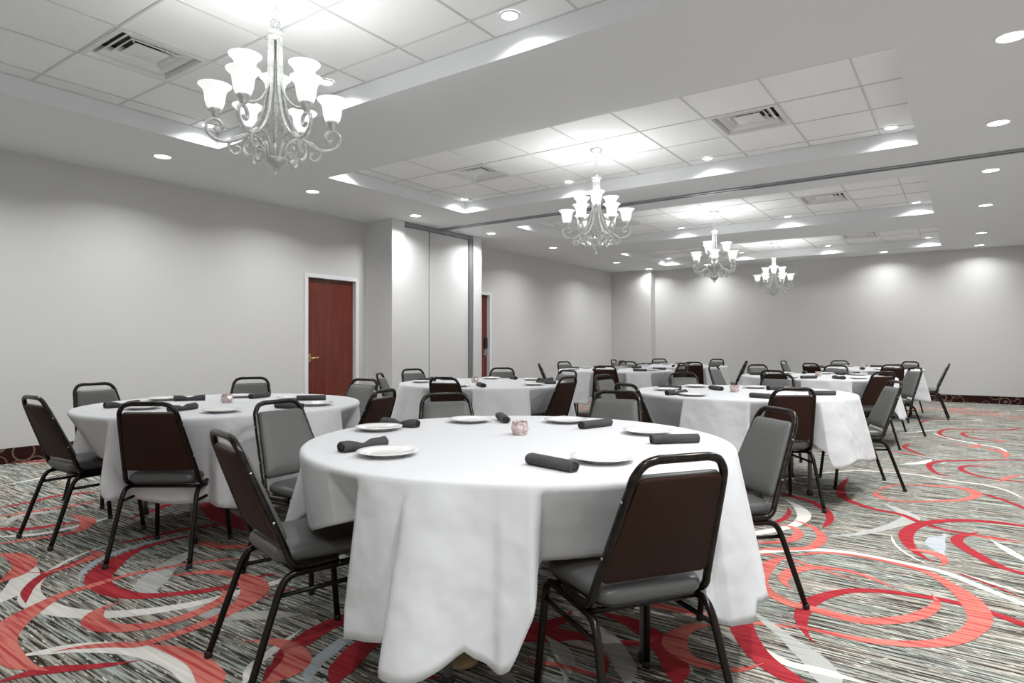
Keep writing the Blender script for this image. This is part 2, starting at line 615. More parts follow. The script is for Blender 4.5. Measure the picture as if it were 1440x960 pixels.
swirls(0, 620, 2.824, [
    ('r', (.03, .05, .13, .09, .05, .04), [(830, 362), (650, 400), (530, 440), (440, 490), (390, 548), (430, 592), (530, 615), (650, 612), (800, 595), (950, 570), (1060, 540)]),
    ('w', (.015, .03, .10, .08, .06, .04), [(470, 400), (350, 440), (240, 490), (145, 560), (118, 610), (155, 650), (260, 680), (400, 690), (560, 680), (700, 660), (850, 630), (950, 600), (1100, 560), (1250, 500)]),
    ('r', (.02, .05, .04), [(360, 450), (280, 490), (180, 530), (110, 590), (102, 645)]),
    ('c', (.02, .035, .04, .06, .12, .09, .05), [(990, 465), (800, 480), (650, 505), (500, 535), (380, 570), (250, 610), (150, 660), (50, 725), (8, 785), (20, 835), (80, 888), (190, 912)]),
    ('c', (.03, .07, .13, .06, .05, .03), [(650, 540), (830, 520), (950, 535), (1012, 580), (985, 630), (890, 690), (760, 745), (570, 805), (450, 810), (300, 822), (200, 842)]),
    ('c', (.03, .09, .07, .06, .02), [(490, 635), (400, 670), (368, 710), (420, 740), (550, 740), (700, 710), (830, 660), (897, 612), (870, 580)]),
    ('w', (.05, .09, .10, .12), [(40, 860), (150, 842), (300, 822), (480, 822), (620, 845), (720, 885), (790, 935), (850, 990)]),
    ('c', (.03, .08, .11), [(560, 805), (680, 828), (780, 870), (838, 940), (855, 1010)]),
    ('r', (.07, .06, .04, .02), [(-30, 965), (120, 922), (200, 910), (350, 898), (480, 883), (570, 868)]),
    ('w', (.10, .12, .05), [(-20, 650), (60, 595), (108, 525), (100, 480)]),
    ('c', (.08, .11, .08), [(-20, 570), (60, 530), (100, 490), (60, 457), (-20, 448)]),
    ('c', (.02, .03, .07, .03), [(100, 522), (200, 520), (300, 490), (388, 450), (340, 432)]),
    ('b', (.02, .05, .04), [(315, 562), (330, 520), (420, 460), (600, 400), (780, 370)]),
    ('g', (.08, .14, .10, .05), [(640, 610), (590, 590), (620, 540), (690, 480), (780, 425)]),
    ('g', (.05, .09, .09), [(700, 640), (800, 672), (900, 695), (1000, 692), (1200, 690)]),
    ('r', (.07, .06, .03), [(-30, 345), (100, 350), (250, 330), (390, 315)]),
    ('c', (.03, .09, .05, .05), [(270, 292), (345, 312), (330, 347), (250, 372), (-30, 412)]),
    ('w', (.05, .05, .04), [(-30, 382), (150, 370), (300, 340), (460, 298)]),
    ('r', (.04, .05, .04), [(-30, 272), (130, 240), (250, 215), (420, 200)]),
    ('c', (.04, .05, .03), [(-30, 305), (200, 270), (420, 235)]),
    ('w', (.03, .05), [(-30, 182), (100, 160), (240, 130)]),
    ('r', (.06, .09, .05), [(40, 90), (130, 82), (240, 75), (330, 60)]),
    ('g', (.04, .07, .05), [(20, 335), (70, 300), (160, 285), (280, 275)]),
    ('r', (.03, .06, .06), [(480, 320), (600, 280), (700, 240), (800, 205)]),
    ('r', (.04, .06, .03), [(450, 412), (600, 380), (750, 348), (1010, 318)]),
    ('c', (.05, .08, .05), [(770, 393), (850, 415), (960, 420), (1100, 400)]),
    ('r', (.16, .16, .08), [(820, 240), (870, 290), (900, 310), (1010, 345), (1180, 330)]),
    ('c', (.02, .06, .11, .06), [(950, 797), (1080, 795), (1160, 825), (1175, 880), (1090, 945), (1000, 990)]),
    ('r', (.08, .08, .05), [(1040, 985), (1110, 890), (1155, 835)]),
    ('w', (.05, .04, .03), [(965, 980), (1000, 900), (1060, 850), (1200, 745)]),
])
swirls(280, 760, 4.8, [
    ('r', (.05, .09, .08), [(470, 930), (590, 760), (700, 680), (820, 600), (1000, 520), (1200, 440)]),
    ('r', (.10, .10, .06), [(890, 1000), (970, 860), (1100, 720), (1250, 640), (1450, 560)]),
    ('b', (.05, .06, .05), [(715, 1000), (770, 850), (870, 760), (1000, 660), (1150, 580)]),
    ('r', (.05, .05, .05), [(1250, 985), (1450, 930), (1650, 920)]),
    ('r', (.05, .05, .03), [(-40, 365), (200, 310), (380, 250), (560, 215)]),
    ('r', (.01, .035, .03), [(400, 410), (550, 350), (660, 312)]),
])
swirls(740, 760, 4.8, [
    ('g', (.05, .08, .08), [(380, 535), (520, 620), (610, 740), (670, 860), (690, 1000)]),
    ('r', (.06, .10, .10), [(480, 480), (600, 515), (720, 560), (860, 650), (960, 760), (1010, 860), (1020, 1000)]),
    ('c', (.02, .06, .10, .06, .04), [(1330, 560), (1220, 570), (1100, 590), (1015, 650), (1010, 720), (1100, 800), (1250, 850), (1440, 862)]),
    ('r', (.06, .07, .04), [(-60, 660), (150, 570), (250, 530), (310, 470)]),
    ('c', (.04, .03, .02), [(-40, 815), (200, 838), (400, 890), (620, 955)]),
    ('r', (.03, .03), [(505, 740), (540, 820), (540, 910)]),
    ('g', (.04, .07, .06), [(110, 630), (220, 720), (270, 820), (265, 960)]),
    ('g', (.05, .06), [(-250, 880), (-150, 900), (-60, 960)]),
])
swirls(1160, 560, 5.143, [
    ('r', (.04, .06, .05, .03), [(1440, 212), (1300, 230), (1100, 227), (900, 222), (832, 243), (850, 270), (960, 300)]),
    ('r', (.02, .05, .03), [(720, 325), (620, 328), (572, 350), (640, 385), (740, 422)]),
    ('w', (.03, .09, .05), [(775, 438), (700, 465), (540, 478)]),
    ('r', (.03, .05, .03), [(1100, 240), (1000, 250), (1025, 275), (1150, 300), (1320, 322)]),
    ('w', (.03, .05, .03), [(780, 250), (900, 290), (1100, 330), (1250, 355), (1320, 390)]),
    ('c', (.03, .07, .04), [(900, 320), (1040, 345), (1200, 365), (1312, 402), (1285, 432)]),
    ('r', (.04, .05, .05), [(890, 110), (960, 102), (1100, 101), (1340, 96)]),
    ('r', (.03, .05, .04), [(690, 182), (740, 157), (900, 150), (1060, 168)]),
    ('w', (.03, .04), [(500, 250), (640, 245), (830, 225)]),
    ('c', (.05, .06), [(1020, 355), (1080, 350), (1120, 330)]),
    ('r', (.03, .05, .02), [(300, 380), (430, 378), (560, 395), (720, 425)]),
    ('c', (.02, .06, .03), [(1180, 290), (1240, 302), (1350, 325)]),
    ('w', (.04, .05), [(1390, 90), (1440, 84)]),
])
SW.sort(key=lambda q: order[q[3][0]])
# the same kind of swirls over the carpet the photo hides or shows only far off
rnd = random.Random(11)
for i in range(150):
    kind = rnd.choice('rrccwg')
    px, py = rnd.uniform(XL + 0.3, XR - 0.4), rnd.uniform(YB + 0.3, YF - 0.5)
    d = px * F2.x + py * F2.y
    if d > 0.5:
        uu = CX + FPX * (px * R2.x + py * R2.y) / d
        vv = CY + FPX * EYE / d
        if (vv > 640 and (uu < 640 or uu > 1000)) or (uu > 1200 and vv > 590):
            continue
    a0, span = rnd.uniform(0, 6.28), rnd.uniform(2.2, 5.0)
    rx, ry = rnd.uniform(.35, .95), rnd.uniform(.3, .8)
    pts = [(px + rx * math.cos(a0 + span * k / 9), py + ry * (1 - .04 * k) * math.sin(a0 + span * k / 9)) for k in range(10)]
    if all(XL < q[0] < XR and YB < q[1] < YF for q in pts):
        wmax = rnd.uniform(.06, .12)
        ribbon(kind, pts, (.02, wmax * .6, wmax, .03))
for ox, oy, s, it in SW:
    traced(ox, oy, s, [it])
fl.mi = 0
floor = fl.build('floor', [M['carpet'], M['c_red'], M['c_coral'], M['c_white'], M['c_grey'], M['c_blue']])
struct(floor)

# left wall with two door recesses
DOORS = []


def wall_pt_y(u):
    d = F2 + R2 * ((u - CX) / FPX)
    return d.y * XL / d.x


DH = 2.115
DOORS = [(wall_pt_y(431.5), wall_pt_y(500.5)), (8.93, wall_pt_y(688.5))]
DOORS[1] = (DOORS[1][1] - (DOORS[0][1] - DOORS[0][0]), DOORS[1][1])
wl = MB()
ys = [YB - 0.2, DOORS[0][0], DOORS[0][1], DOORS[1][0], DOORS[1][1], YF + 0.2]
for i in range(5):
    z0 = DH if i in (1, 3) else 0
    wl.box(XL - 0.2, XL, ys[i], ys[i + 1], z0, H + 0.3)
struct(wl.build('wall_left', M['wall']))
struct(MB().box(XL - 0.2, XR + 0.2, YF, YF + 0.2, 0, H + 0.3).build('wall_far', M['wall']))
struct(MB().box(XR, XR + 0.2, YB, YF, 0, H + 0.3).build('wall_right', M['wall']))
struct(MB().box(XL, XR, YB - 0.2, YB, 0, H + 0.3).build('wall_back', M['wall']))
# pillar standing out of the far left corner
PX1, PY0 = -6.47, 15.22
struct(MB().box(XL, PX1, PY0, YF, 0, H).build('wall_pillar', M['wall']))

# pocket for the folding partition
BY0, BY1, BX = 6.76, 8.93, -6.97
PY_A, PY_B = 7.02, 8.70
bo = MB()
bo.box(XL, BX, BY0, PY_A, 0, H)
bo.box(XL, BX, PY_B, BY1, 0, H)
bo.box(XL, BX - 0.14, PY_A, PY_B, 0, H)
struct(bo.build('wall_pocket', M['panel']))
fr = empty('partition_pocket', (BX - 0.07, (PY_A + PY_B) / 2, 0))
tag(fr, 'two tall pale partition panels closing the wall pocket between the mahogany doors', 'partition')
ymid = 7.62
yc = (PY_A + PY_B) / 2


def rel(m, x0, x1, y0, y1, z0, z1):
    return m.box(x0 - (BX - 0.07), x1 - (BX - 0.07), y0 - yc, y1 - yc, z0, z1)


for ya, yb in ((PY_A + 0.005, ymid - 0.014), (ymid + 0.014, PY_B - 0.10)):
    rel(MB(), BX - 0.10, BX - 0.04, ya, yb, 0.015, H - 0.075).build('panel', M['panel'], fr, 0.003)
rel(MB(), BX - 0.125, BX - 0.07, ymid - 0.012, ymid + 0.012, 0.01, H - 0.075).build('seal', M['darkslot'], fr)  # dark-coloured strip standing in for the shaded gap between the panels
rel(MB(), BX - 0.12, BX - 0.01, PY_A + 0.002, PY_B - 0.002, H - 0.07, H - 0.002).build('head_rail', M['alu'], fr)
jm = MB()
rel(jm, BX - 0.13, BX - 0.015, PY_B - 0.088, PY_B - 0.012, 0.005, H - 0.075)
rel(jm, BX - 0.03, BX - 0.010, PY_B - 0.062, PY_B - 0.052, 0.005, H - 0.075)
jm.build('jamb', M['alu'], fr, 0.002)

# ceiling: soffit with four recessed trays
so = MB()
so.sm = False
xs = [XL - 0.1, TX0, TX1, XR + 0.1]
yy = [YB - 0.1]
for a, b in TRAYS:
    yy += [a, b]
yy.append(YF + 0.1)
for i in range(len(yy) - 1):
    for j in range(3):
        if j == 1 and i % 2 == 1:
            continue
        so.box(xs[j], xs[j + 1], yy[i], yy[i + 1], H, T + 0.03)
struct(so.build('ceiling', M['soffit']))

GX = [-0.662 - 0.622 * k for k in range(9)]
VENTS = []
GRIDS = []
for i, (a, b) in enumerate(TRAYS):
    c = (1.88, 5.675, 9.47, 13.19)[i]
    GY = [c + 0.617 * k for k in (-2, -1, 0, 1, 2, 3) if a + 0.02 < c + 0.617 * k < b - 0.02]
    GRIDS.append(GY)
    tl = MB()
    tl.sm = False
    holes = [(GX[2], GX[1])]
    holes = []
    for hx in (6, 1):
        if i == 0 and hx == 1:
            continue
        holes.append((GX[hx + 1], GX[hx], c, c + 0.617))
        VENTS.append((i, 'left' if hx == 6 else 'right', (GX[hx + 1] + GX[hx]) / 2, c + 0.3085))
    gx = [TX0] + GX[::-1] + [TX1]
    gy = [a] + GY + [b]
    for ii in range(len(gx) - 1):
        for jj in range(len(gy) - 1):
            xm, ym = (gx[ii] + gx[ii + 1]) / 2, (gy[jj] + gy[jj + 1]) / 2
            if any(h[0] < xm < h[1] and h[2] < ym < h[3] for h in holes):
                continue
            tl.quad((gx[ii], gy[jj], T), (gx[ii], gy[jj + 1], T), (gx[ii + 1], gy[jj + 1], T), (gx[ii + 1], gy[jj], T))
    tl.quad((TX0 - .05, a - .05, T + 0.35), (TX0 - .05, b + .05, T + 0.35), (TX1 + .05, b + .05, T + 0.35), (TX1 + .05, a - .05, T + 0.35))
    tl.mi = 1
    for x in GX:
        tl.box(x - 0.007, x + 0.007, a, b, T - 0.006, T + 0.003)
    for y in GY:
        tl.box(TX0, TX1, y - 0.007, y + 0.007, T - 0.0055, T + 0.0025)
    tl.box(TX0, TX1, a, a + 0.012, T - 0.005, T)
    tl.box(TX0, TX1, b - 0.012, b, T - 0.005, T)
    tl.box(TX0, TX0 + 0.012, a, b, T - 0.005, T)
    tl.box(TX1 - 0.012, TX1, a, b, T - 0.005, T)
    o = tl.build('ceiling_tray', [M['tile'], M['tee']])
    struct(o)

# carpet base strips
BH = 0.148
bl = MB()
for a, b in ((YB, DOORS[0][0] - 0.06), (DOORS[0][1] + 0.06, BY0), (DOORS[1][1] + 0.06, PY0)):
    bl.box(XL, XL + 0.012, a, b, 0, BH)
bl.box(XL + 0.012, BX + 0.012, BY0 - 0.012, BY0, 0, BH)
bl.box(BX, BX + 0.012, BY0, PY_A, 0, BH)
bl.box(BX, BX + 0.012, PY_B, BY1, 0, BH)
bl.box(XL + 0.012, BX + 0.012, BY1, BY1 + 0.012, 0, BH)
struct(bl.build('baseboard_left', M['base']))
bf = MB()
bf.box(XL + 0.012, PX1 + 0.012, PY0 - 0.012, PY0, 0, BH)
bf.box(PX1, PX1 + 0.012, PY0, YF, 0, BH)
bf.box(PX1 + 0.012, XR, YF - 0.012, YF, 0, BH)
struct(bf.build('baseboard_far', M['base']))
struct(MB().box(XR - 0.012, XR, YB, YF - 0.012, 0, BH).build('baseboard_right', M['base']))

# doors
for k, (ya, yb) in enumerate(DOORS):
    dn = empty('door_%d' % (k + 1), (XL, (ya + yb) / 2, 0))
    dn['kind'] = 'structure'
    hw = (yb - ya) / 2
    f = MB()
    e = 0.045
    for s in (-1, 1):
        a, b = sorted((s * (hw - 0.012), s * (hw + e)))
        f.box(0.0, 0.018, a, b, 0, DH + e)                      # face casing
        a, b = sorted((s * (hw - 0.012), s * (hw + 0.0)))
        f.box(-0.15, 0.0, a, b, 0, DH)                          # jamb lining
        a, b = sorted((s * (hw - 0.045), s * (hw - 0.012)))
        f.box(-0.15, -0.105, a, b, 0, DH - 0.012)               # stop
    f.box(0.0, 0.018, -hw + 0.012, hw - 0.012, DH - 0.012, DH + e)
    f.box(-0.15, 0.0, -hw + 0.012, hw - 0.012, DH - 0.012, DH)
    f.box(-0.15, -0.105, -hw + 0.045, hw - 0.045, DH - 0.05, DH - 0.012)
    f.build('door_frame', M['trim'], dn, 0.003)
    leaf = MB().box(-0.10, -0.055, -hw + 0.016, hw - 0.016, 0.012, DH - 0.018).build('door_leaf', M['door'], dn, 0.002)
    # lever set: at the near edge of the first door, the far edge of the second
    s = -1 if k == 0 else 1
    hy = s * (hw - 0.075)
    metal = M['brass'] if k == 0 else M['lockgrey']
    if k == 0:
        MB().box(-0.055, -0.046, hy - 0.035, hy + 0.025, 0.90, 1.02).build('lock_plate', M['brass'], leaf, 0.003)
        MB().box(-0.056, -0.030, hy - 0.05, hy - 0.02, 1.03, 1.17).build('latch_guard', M['black'], leaf, 0.004)
    else:
        MB().box(-0.055, -0.040, hy - 0.03, hy + 0.05, 0.92, 1.06).build('lock_plate', metal, leaf, 0.003)
        MB().box(-0.055, -0.030, hy - 0.03, hy + 0.05, 1.08, 1.28).build('latch_guard', M['black'], leaf, 0.004)
    hd = MB()
    hd.tube([(-0.047, hy, 0.955), (0.0, hy, 0.955)], 0.011, 10)
    hd.tube(crom([(-0.002, hy - s * 0.0, 0.955), (0.004, hy - s * 0.03, 0.957), (0.004, hy - s * 0.08, 0.962), (0.0, hy - s * 0.125, 0.966)], 4), [0.010] * 12 + [0.007], 8)
    hd.build('lever_handle', metal, leaf)
    hg = MB()
    for z in (0.28, 1.06, 1.84):
        hg.tube([(-0.05, -s * (hw - 0.016), z - 0.05), (-0.05, -s * (hw - 0.016), z + 0.05)], 0.007, 8)
    hg.build('hinge', M['lockgrey'], dn)
# dark space behind the doors
struct(MB().box(XL - 0.24, XL - 0.2, YB, YF, 0, H).build('wall_backing', M['darkslot']))

# partition track across the ceiling
TY = 7.87
tr = empty('ceiling_track', ((BX + XR) / 2, TY, H))
tag(tr, 'long grey partition track crossing the whole ceiling from the pocket panels', 'track')
hl = (XR - BX) / 2 - 0.003
for y0, y1 in ((-0.065, -0.022), (0.022, 0.065)):
    MB().box(-hl, hl, y0, y1, -0.016, -0.0005).build('rail', M['alu'], tr, 0.002)
MB().box(-hl, hl, -0.022, 0.022, -0.003, -0.0005).build('slot', M['darkslot'], tr)

# ------------------------------------------------------------------ recessed lights
ORD = ['nearest', 'second', 'third', 'fourth', 'fifth', 'sixth', 'seventh', 'farthest']


def downlight(x, y, z, watt, label, group, rad=0.075):
    d = empty('downlight', (x, y, z))
    tag(d, label, 'downlight', group)
    MB().lathe([(rad + 0.017, 0.0), (rad + 0.017, -0.004), (rad + 0.003, -0.009), (rad - 0.002, -0.004), (rad - 0.002, 0.0)], 28, cap=False).build('trim_ring', M['ring'], d)
    MB().lathe([(0.0, -0.0045), (rad * 0.7, -0.0045), (rad - 0.003, -0.003)], 24, cap=False).build('lens', M['lens'], d)
    ld = bpy.data.lights.new('downlight_beam', 'AREA')
    ld.shape = 'DISK'
    ld.size = rad * 1.7
    ld.energy = watt
    ld.spread = math.radians(145)
    ld.color = (0.985, 0.995, 1.0)
    lo = bpy.data.objects.new('beam', ld)
    C.objects.link(lo)
    lo.parent = d
    lo.location = (0, 0, -0.012)
    return d


for i, y in enumerate((-0.4, 1.4, 3.2, 5.0, 6.8, 8.63, 10.62, 13.4)):  # first lamp is added out of view, to brighten the cloth fronts
    downlight(-6.53, y, H, P_LEFT, 'lit round downlight, %s along the soffit by the left wall' % ORD[i], 'soffit downlights by the left wall')
for i, y in enumerate((-0.4, 1.4, 3.15, 4.93, 6.79, 8.60, 10.72, 13.35)):  # here too the first lamp is an unseen addition for fill light
    downlight(0.2325, y, H, P_RIGHT, 'lit round downlight, %s along the soffit on the right' % ORD[i], 'soffit downlights on the right')
for x, nm in ((0.23, 'right end'), (-1.34, 'second from right'), (-4.95, 'behind the third chandelier'), (-6.42, 'beside the corner pillar')):
    downlight(x, 15.0, H, P_FAR, 'lit round downlight washing the far wall, %s' % nm, 'wall wash downlights at the far wall')
for i, (a, b) in enumerate(TRAYS):
    for side, y in (('far', b - 0.19), ('near', a + 0.19)):
        for nm, x in (('left end', -5.70), ('left middle', -4.02), ('right middle', -2.28), ('right end', -0.56)):
            downlight(x, y, T - 0.003, P_TRAY, 'small downlight at the %s of the %s edge inside the %s ceiling tray' % (nm, side, ('nearest', 'second', 'third', 'farthest')[i]), 'small tray downlights', 0.05)

# ------------------------------------------------------------------ air vents
def vent_shape():
    v = empty('air_vent')
    s = 0.304

    def ringm(m, r0, z0, r1, z1):
        p0 = [(-r0, -r0, z0), (r0, -r0, z0), (r0, r0, z0), (-r0, r0, z0)]
        p1 = [(-r1, -r1, z1), (r1, -r1, z1), (r1, r1, z1), (-r1, r1, z1)]
        m.add(p0 + p1, [(i, (i + 1) % 4, 4 + (i + 1) % 4, 4 + i) for i in range(4)], False)

    f = MB()
    ringm(f, s, 0.0, s, -0.007)
    ringm(f, s, -0.007, 0.268, -0.007)
    ringm(f, 0.268, -0.007, 0.235, 0.075)
    f.build('frame', M['ventw'], v)
    b = MB()
    b.quad((-0.30, -0.30, 0.10), (-0.30, 0.30, 0.10), (0.30, 0.30, 0.10), (0.30, -0.30, 0.10))
    ringm(b, 0.235, 0.075, 0.235, 0.10)
    b.build('duct_box', M['ventd'], v)
    for r0, r1, z in ((0.225, 0.165, 0.010), (0.165, 0.12, 0.020)):
        m = MB()
        ringm(m, r0, z, r1, z + 0.05)
        ringm(m, r0, z, r0 - 0.006, z - 0.004)
        ringm(m, r0 - 0.006, z - 0.004, r1 - 0.004, z + 0.046)
        m.build('louvre', M['ventw'], v)
    m = MB()
    c = 0.115
    pts = [(-c, -c, 0.022), (c, -c, 0.022), (c, c, 0.022), (-c, c, 0.022), (0, 0, 0.002)]
    m.add(pts, [(1, 0, 4), (2, 1, 4), (3, 2, 4), (0, 3, 4)], False)
    m.quad((-c, -c, 0.024), (c, -c, 0.024), (c, c, 0.024), (-c, c, 0.024))
    m.build('centre_plate', M['ventw'], v)
    for a in (0.6, 2.2, 3.7, 5.3):
        MB().tube([(0.10 * math.cos(a), 0.10 * math.sin(a), 0.024), (0.20 * math.cos(a), 0.20 * math.sin(a), 0.085)], 0.006, 6).build('bracket', M['ventw'], v)
    remember(v)
    return v


v0 = vent_shape()
for k, (i, side, x, y) in enumerate(VENTS):
    v = v0 if k == 0 else copy_tree(v0)
    v.location = (x, y, T - 0.002)
    tag(v, 'square stepped air vent in the %s half of the %s ceiling tray' % (side, ('nearest', 'second', 'third', 'farthest')[i]), 'air vent', 'ceiling air vents')

# ------------------------------------------------------------------ chandeliers
def chandelier():
    c = empty('chandelier')                     # origin at the canopy, z downwards from the tiles
    Z = T

    def zz(prof):
        return [(r, z - Z) for r, z in prof]

    MB().lathe(zz([(0.0, 3.175), (0.066, 3.175), (0.070, 3.168), (0.064, 3.158), (0.045, 3.150), (0.018, 3.142), (0.012, 3.130), (0.0, 3.130)]), 28).build('canopy', M['silver'], c)
    ch = MB()
    z = 3.128
    k = 0
    while z > 2.945:
        ax = Vector((1, 0, 0)) if k % 2 else Vector((0, 1, 0))
        pts = []
        for j in range(14):
            a = 2 * PI * j / 14
            pts.append(Vector((0, 0, z - 0.02 - Z)) + Vector((0, 0, 1)) * (0.023 * math.cos(a)) + ax * (0.011 * math.sin(a)))
        ch.tube(pts, 0.0024, 6, closed=True)
        z -= 0.036
        k += 1
    ax = Vector((1, 0, 0))
    pts = [Vector((0, 0, 2.935 - Z)) + Vector((0, 0, 1)) * (0.026 * math.cos(2 * PI * j / 18)) + ax * (0.024 * math.sin(2 * PI * j / 18)) for j in range(18)]
    ch.tube(pts, 0.0032, 6, closed=True)
    ch.build('chain', M['silver'], c)
    MB().lathe(zz([(0.0, 2.918), (0.008, 2.915), (0.012, 2.905), (0.022, 2.896), (0.046, 2.890), (0.052, 2.880), (0.052, 2.872), (0.044, 2.868), (0.046, 2.860), (0.040, 2.852), (0.036, 2.840), (0.0, 2.838)]), 28).build('crown', M['silver'], c)
    MB().lathe(zz([(0.013, 2.842), (0.013, 2.50), (0.016, 2.46), (0.013, 2.42), (0.013, 2.18)]), 16).build('stem', M['silver'], c)
    MB().lathe(zz([(0.0, 2.188), (0.066, 2.186), (0.072, 2.180), (0.064, 2.172), (0.058, 2.160), (0.045, 2.150), (0.030, 2.136), (0.020, 2.124), (0.0, 2.122)]), 28).build('bowl', M['silver'], c)
    MB().lathe(zz([(0.014, 2.126), (0.010, 2.116), (0.014, 2.106), (0.009, 2.096), (0.0, 2.086)]), 16).build('finial', M['silver'], c)

    def polar(prof, a):
        return [(r * math.cos(a), r * math.sin(a), z - Z) for r, z in prof]

    low = [(0.030, 2.85), (0.031, 2.70), (0.040, 2.55), (0.066, 2.43), (0.110, 2.345), (0.175, 2.285), (0.245, 2.255), (0.305, 2.265), (0.345, 2.305), (0.343, 2.350), (0.312, 2.372), (0.280, 2.360), (0.268, 2.330), (0.287, 2.308), (0.308, 2.322)]
    up = [(0.022, 2.85), (0.023, 2.70), (0.034, 2.60), (0.066, 2.52), (0.115, 2.470), (0.165, 2.462), (0.194, 2.490), (0.188, 2.518), (0.165, 2.522), (0.153, 2.503), (0.165, 2.490)]
    scr = [(0.040, 2.182), (0.055, 2.245), (0.092, 2.295), (0.145, 2.302), (0.195, 2.288), (0.232, 2.252), (0.234, 2.212), (0.208, 2.190), (0.183, 2.203), (0.184, 2.228), (0.202, 2.232)]
    sml = [(0.052, 2.184), (0.066, 2.222), (0.098, 2.240), (0.120, 2.216), (0.112, 2.186), (0.090, 2.184), (0.088, 2.204)]

    def shade_at(r, z0, a, arm):
        x, y = r * math.cos(a), r * math.sin(a)
        MB().lathe([(0.006, z0 - 0.035 - Z), (0.014, z0 - 0.024 - Z), (0.022, z0 - 0.016 - Z), (0.024, z0 - 0.006 - Z), (0.032, z0 + 0.002 - Z), (0.036, z0 + 0.014 - Z), (0.034, z0 + 0.020 - Z), (0.0, z0 + 0.020 - Z)], 20, (x, y, 0)).build('socket_cup', M['silver'], arm)
        s = MB()
        out = [(0.034, 0.015), (0.046, 0.035), (0.055, 0.065), (0.058, 0.095), (0.062, 0.120), (0.076, 0.140), (0.090, 0.152), (0.092, 0.157)]
        inn = [(0.089, 0.155), (0.073, 0.144), (0.058, 0.121), (0.054, 0.095), (0.051, 0.065), (0.042, 0.038), (0.0, 0.030)]
        s.lathe([(q * 0.93, z0 + dz * 0.93 - Z) for q, dz in out + inn], 28, (x, y, 0), cap=False)
        s.build('glass_shade', M['shade'], arm)
        pl = bpy.data.lights.new('chandelier_bulb', 'POINT')
        pl.energy = P_BULB
        pl.shadow_soft_size = 0.03
        pl.color = (0.98, 1.0, 0.98)
        lo = bpy.data.objects.new('bulb', pl)
        C.objects.link(lo)
        lo.parent = arm
        lo.location = (x, y, z0 + 0.125 - Z)

    for k in range(6):
        a = k * PI / 3
        arm = MB().tube(polar(crom([(r, z, 0) for r, z in low], 4) and [(p.x, p.y) for p in crom([(r, z, 0) for r, z in low], 4)], a), 0.0095, 8).build('arm', M['silver'], c)
        shade_at(0.305, 2.405, a, arm)
    for k in range(3):
        a = k * 2 * PI / 3 + PI / 2
        arm = MB().tube(polar([(p.x, p.y) for p in crom([(r, z, 0) for r, z in up], 4)], a), 0.0085, 8).build('arm', M['silver'], c)
        shade_at(0.174, 2.555, a, arm)
    for k in range(6):
        a = k * PI / 3
        MB().tube(polar([(p.x, p.y) for p in crom([(r, z, 0) for r, z in scr], 4)], a), 0.0085, 8).build('scroll', M['silver'], c)
        a += PI / 6
        MB().tube(polar([(p.x, p.y) for p in crom([(r, z, 0) for r, z in sml], 4)], a), 0.0075, 8).build('scroll', M['silver'], c)
    remember(c)
    return c


ch0 = chandelier()
for k, (y, rz, nm) in enumerate(((2.14, 0.969, 'large in the foreground, over the left tables'), (5.93, 1.532, 'second from the camera, beside the partition track'), (9.77, 0.832, 'third from the camera, before the far wall'), (13.50, 1.274, 'smallest and farthest, close to the far wall'))):
    c = ch0 if k == 0 else copy_tree(ch0)
    c.location = (-3.12, y, T - 0.001)
    c.rotation_euler = (0, 0, rz)
    tag(c, 'silver scrolled chandelier with lit bell shades, ' + nm, 'chandelier', 'silver chandeliers down the room')

